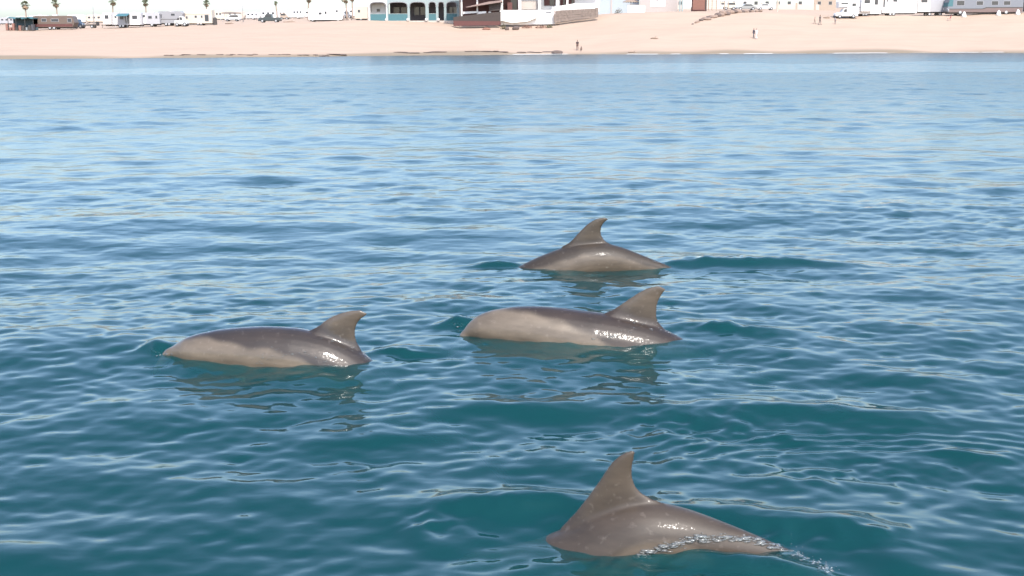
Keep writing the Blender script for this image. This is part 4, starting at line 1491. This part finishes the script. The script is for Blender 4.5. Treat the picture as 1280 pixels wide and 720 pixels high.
# ------------------------------------------------------------------ people on the sand
def person(px, D_, h, label, top, legs, hair=(.04, .03, .025), pose='stand', face=0.0):
    b_ = G(px, D_)
    bm = bmesh.new()
    k = h / 1.72

    def tube(pts, rad):
        m_ = MB().tube([Vector(p) * k for p in pts], [q * k for q in rad], 12)
        vs = [bm.verts.new(v) for v in m_.v]
        for f in m_.f:
            bm.faces.new([vs[i] for i in f])

    def ball(c_, rr):
        m_ = MB().blob([q * k for q in c_], [q * k for q in rr], 1, 3, 0)
        vs = [bm.verts.new(v) for v in m_.v]
        for f in m_.f:
            bm.faces.new([vs[i] for i in f])
    if pose == 'crouch':
        tube([(0, 0, .38), (.02, -.05, .55), (.06, -.16, .80), (.07, -.2, .90)], [.16, .165, .17, .08])
        tube([(.07, -.2, .86), (.08, -.23, .97)], [.06, .055])
        ball((.09, -.25, 1.07), (.085, .105, .12))
        for s_ in (-1, 1):
            tube([(s_ * .1, 0, .38), (s_ * .15, -.36, .52), (s_ * .14, -.34, .5), (s_ * .12, -.12, .08)], [.10, .075, .075, .045])
            tube([(s_ * .12, -.12, .05), (s_ * .13, -.30, .03)], [.045, .035])
            tube([(s_ * .19, -.18, .80), (s_ * .24, -.3, .58), (s_ * .14, -.45, .42)], [.055, .045, .032])
            ball((s_ * .14, -.47, .40), (.035, .06, .03))
    else:
        st = .16 if pose == 'walk' else .03
        tube([(0, 0, .86), (0, 0, 1.0), (0, .01, 1.2), (0, 0, 1.38), (0, .01, 1.45)], [.155, .145, .165, .17, .09])
        tube([(0, .01, 1.42), (0, -.01, 1.54)], [.06, .055])
        ball((0, -.02, 1.61), (.078, .098, .115))
        ball((0, -.115, 1.60), (.014, .02, .02))
        for s_ in (-1, 1):
            dy = st * s_
            tube([(s_ * .09, 0, .92), (s_ * .10, -dy * .6 - .02, .50), (s_ * .10, -dy + .02, .08)], [.095, .065, .042])
            tube([(s_ * .10, -dy + .05, .045), (s_ * .11, -dy - .15, .03)], [.045, .032])
            tube([(s_ * .19, 0, 1.38), (s_ * .235, dy * .4 + .02, 1.12), (s_ * .24, dy * .8 - .06, .88)], [.055, .042, .03])
            ball((s_ * .24, dy * .8 - .08, .81), (.028, .035, .07))
    bmesh.ops.recalc_face_normals(bm, faces=bm.faces)
    me = bpy.data.meshes.new('person')
    bm.to_mesh(me)
    bm.free()
    o_ = bpy.data.objects.new('tmp', me)
    C.objects.link(o_)
    md = o_.modifiers.new('r', 'REMESH')
    md.mode = 'VOXEL'
    md.voxel_size = .018
    ms = o_.modifiers.new('s', 'SMOOTH')
    ms.iterations = 3
    me2 = bpy.data.meshes.new_from_object(o_.evaluated_get(bpy.context.evaluated_depsgraph_get()))
    bpy.data.objects.remove(o_)
    me2.shade_smooth()
    n = len(me2.vertices)
    co = np.empty(n * 3, np.float32)
    me2.vertices.foreach_get('co', co)
    co = co.reshape(-1, 3) / k
    z, y, x_ = co[:, 2], co[:, 1], np.abs(co[:, 0])
    skin = np.array((.30, .18, .12))
    col = np.tile(skin, (n, 1))
    if pose == 'crouch':
        col[(z > .5) & (z < .93) & (y > -.28)] = top
        col[(z < .62) & (z > .12) & ((y > -.3) | (z < .4))] = legs
        col[(z > 1.05) & (y > -.33)] = hair
    else:
        col[(z > .95) & (z < 1.47) & (x_ < .22)] = top
        col[(z > 1.12) & (z < 1.47)] = top
        col[(z <= .98) & (z > .10) & (x_ < .19)] = legs
        col[(z <= .10)] = (.05, .04, .04)
        col[(z > 1.64) | ((z > 1.55) & (y > .0))] = hair
    at = me2.color_attributes.new('clothing', 'FLOAT_COLOR', 'POINT')
    at.data.foreach_set('color', np.hstack([col, np.ones((n, 1))]).astype(np.float32).ravel())
    if 'clothed_figure' not in MATS:
        m, nt, p, out = nodes_of('clothed_figure')
        a_ = nt.nodes.new('ShaderNodeAttribute')
        a_.attribute_name = 'clothing'
        nt.links.new(a_.outputs['Color'], p.inputs['Base Color'])
        p.inputs['Roughness'].default_value = .85
        MATS['clothed_figure'] = m
    me2.materials.append(MATS['clothed_figure'])
    o_ = bpy.data.objects.new('person', me2)
    C.objects.link(o_)
    o_.location = b_
    o_.rotation_euler = (0, 0, face)
    return tag(o_, label, 'person', 'people on the beach')


def d_for(px, py):
    """where the sight line of a pixel meets the sand"""
    d = ray(px, py)
    for q in np.arange(160, 240, .25):
        x_ = d.x / d.y * q
        if CAM_H + d.z / d.y * q < float(ground(np.float64(x_), np.float64(q))):
            return q
    return 232


person(721.8, d_for(721.8, 63), 1.65, 'person in dark clothes standing at the waterline beside a crouching figure', (.05, .035, .035), (.10, .06, .05), face=.3)
person(727, d_for(727, 64), 1.15, 'person in dark clothes crouching at the waterline beside a standing one', (.05, .05, .05), (.045, .05, .055), pose='crouch', face=-.6)
person(942, d_for(942, 48), 1.62, 'person in dark clothes walking beside someone in white', (.05, .045, .06), (.06, .06, .08), pose='walk', face=-1.2)
person(945.5, d_for(945.5, 49), 1.72, 'person in white top walking on open sand beside someone dark', (.80, .80, .80), (.62, .62, .66), pose='walk', face=-1.3)
person(1017.5, d_for(1017.5, 30), 1.25, 'small person in pale brown walking behind a taller dark one', (.30, .22, .18), (.20, .17, .14), pose='walk', face=.8)
person(1024, d_for(1024, 31), 1.75, 'tall person in dark top walking on the upper sand', (.07, .06, .06), (.12, .10, .09), pose='walk', face=.9)
person(1043, d_for(1043, 30.5), 1.3, 'person in grey standing alone on sand below the white pickup', (.22, .20, .20), (.14, .12, .12), face=0)

# ------------------------------------------------------------------ dark rocks and scarp at the waterline
gr = random.Random(12)
for a, q, w in ((415, 433, 1.2), (500, 541, 2.2), (548, 566, 1.2), (585, 632, 1.8), (652, 688, 1.4)):
    px = a
    while px < q:
        wd = gr.uniform(1.2, 3.0)
        ts = tanaz(px)
        Dd = float(c_shore(ts)) + 3.2 + gr.uniform(-.5, .7)
        rock(px, Dd, wd, gr.uniform(.6, 1.2), gr.uniform(.12, .26), 'low dark rock in the broken ledge along the waterline', int(px * 10), 'rocks along the waterline', DKR, 'shore_rock', .2)
        px += wd / Dd * F * gr.uniform(.7, 1.1)
rock(697, float(c_shore(tanaz(697))) + 1.0, 1.7, 1.0, .75, 'larger dark rock standing alone in the wash at the waterline', 99, 'rocks along the waterline', DKR, 'shore_rock', .2)
for i in range(34):
    px = 195 + i * 6.4 + gr.uniform(-2, 2)
    if gr.random() < .4:
        continue
    Dd = float(c_shore(tanaz(px))) + 2.0 + gr.uniform(-.4, .6)
    rock(px, Dd, gr.uniform(.5, 1.3), .5, gr.uniform(.08, .18), 'flat stone in the thin dark line along the western waterline'.replace('western ', ''), 300 + i, 'stones along the waterline', DKR, 'shore_stone', .2)


# ================================================================== running water and spray on the dolphins
def drop_material():
    m, nt, p, out = nodes_of('water_drops')
    nt.nodes.remove(p)
    N, L = nt.nodes.new, nt.links.new
    tr = N('ShaderNodeBsdfTransparent')
    tr.inputs[0].default_value = (0.86, 0.90, 0.90, 1)
    df = N('ShaderNodeBsdfDiffuse')
    df.inputs[0].default_value = (0.7, 0.72, 0.72, 1)
    m1 = N('ShaderNodeMixShader')
    m1.inputs[0].default_value = 0.09
    L(tr.outputs[0], m1.inputs[1])
    L(df.outputs[0], m1.inputs[2])
    gl = N('ShaderNodeBsdfGlossy')
    gl.inputs['Roughness'].default_value = 0.10
    lw = N('ShaderNodeFresnel')
    lw.inputs['IOR'].default_value = 1.45
    m2 = N('ShaderNodeMixShader')
    L(lw.outputs[0], m2.inputs[0])
    L(m1.outputs[0], m2.inputs[1])
    L(gl.outputs[0], m2.inputs[2])
    L(m2.outputs[0], out.inputs['Surface'])
    return m


DROP = drop_material()


def skin_point(k, px, py):
    d = ray(px, py)
    hit = BVH[k].ray_cast(CAM, d)
    if hit[0] is not None and hit[0].z > -0.03:
        return hit[0], hit[1]
    return None


def spray(name, label, k, path, n, spread_px, rmin, rmax, seed, flat=0.55, lift=0.0):
    """small lumps of water lying on the skin (or just above the sea) along a pixel path"""
    g_ = random.Random(seed)
    m_ = MB()
    seg = []
    for (x0, y0), (x1, y1) in zip(path[:-1], path[1:]):
        seg.append(((x0, y0), (x1, y1), math.hypot(x1 - x0, y1 - y0)))
    tot = sum(s_[2] for s_ in seg)
    for i in range(n):
        t_ = g_.random() * tot
        for a_, b_, l_ in seg:
            if t_ <= l_:
                break
            t_ -= l_
        f = min(1, t_ / l_)
        px = a_[0] + (b_[0] - a_[0]) * f + g_.gauss(0, spread_px)
        py = a_[1] + (b_[1] - a_[1]) * f + g_.gauss(0, spread_px * .7)
        hp = skin_point(k, px, py)
        if hp:
            c_ = hp[0]
        else:
            c_ = on_water(px, py, 0.02 + lift)
        r_ = rmin + (rmax - rmin) * g_.random() ** 4
        if not hp:
            r_ *= .45
        m_.blob(c_, (r_ * g_.uniform(1, 2.0), r_ * g_.uniform(.8, 1.3), r_ * flat * g_.uniform(.7, 1.3)), seed * 1000 + i, 1 if r_ < .008 else 2, .35)
    o_ = m_.build(name, DROP, None, True)
    return tag(o_, label, 'water spray', kind='stuff')


spray('running_water', 'broken sheet of water streaming off the diving dolphin tail stock', 3,
      [(800, 695), (838, 683), (864, 674), (900, 672), (935, 673), (968, 682), (1000, 694), (1042, 712)], 900, 3.6, .0015, .016, 1, flat=.4)
spray('running_water', 'white froth behind the diving dolphin tail stock', 3, [(915, 651), (940, 652), (962, 660), (985, 672), (1010, 688)], 34, 4.5, .002, .006, 2, lift=.0)
spray('running_water', 'glinting drops beside the fin of the brown-backed dolphin', 0, [(395, 418), (420, 430), (440, 438), (452, 446), (466, 449)], 70, 4.0, .002, .010, 4)
spray('running_water', 'glinting drops along the flank of the brown-backed dolphin', 0, [(320, 450), (350, 440), (385, 448), (420, 455)], 90, 6.0, .002, .009, 5)
spray('running_water', 'small bow splash at the head of the brown-backed dolphin', 0, [(190, 434), (198, 440), (208, 441)], 46, 3.5, .004, .018, 6, lift=.03)
spray('running_water', 'small bow splash at the head of the pale-flanked dolphin', 1, [(565, 402), (573, 405), (583, 406)], 50, 3.5, .004, .018, 7, lift=.03)
spray('running_water', 'glinting drops under the fin of the pale-flanked dolphin', 1, [(745, 426), (775, 420), (800, 405), (820, 410), (838, 416), (860, 420)], 110, 3.5, .002, .010, 8)
spray('running_water', 'drops at both ends of the arched dolphin back', 2, [(636, 333), (650, 331), (700, 338), (735, 346)], 36, 2.0, .003, .011, 9)
spray('running_water', 'drops trailing the arched dolphin tail', 2, [(815, 326), (835, 328)], 18, 2.0, .003, .011, 10, lift=.03)
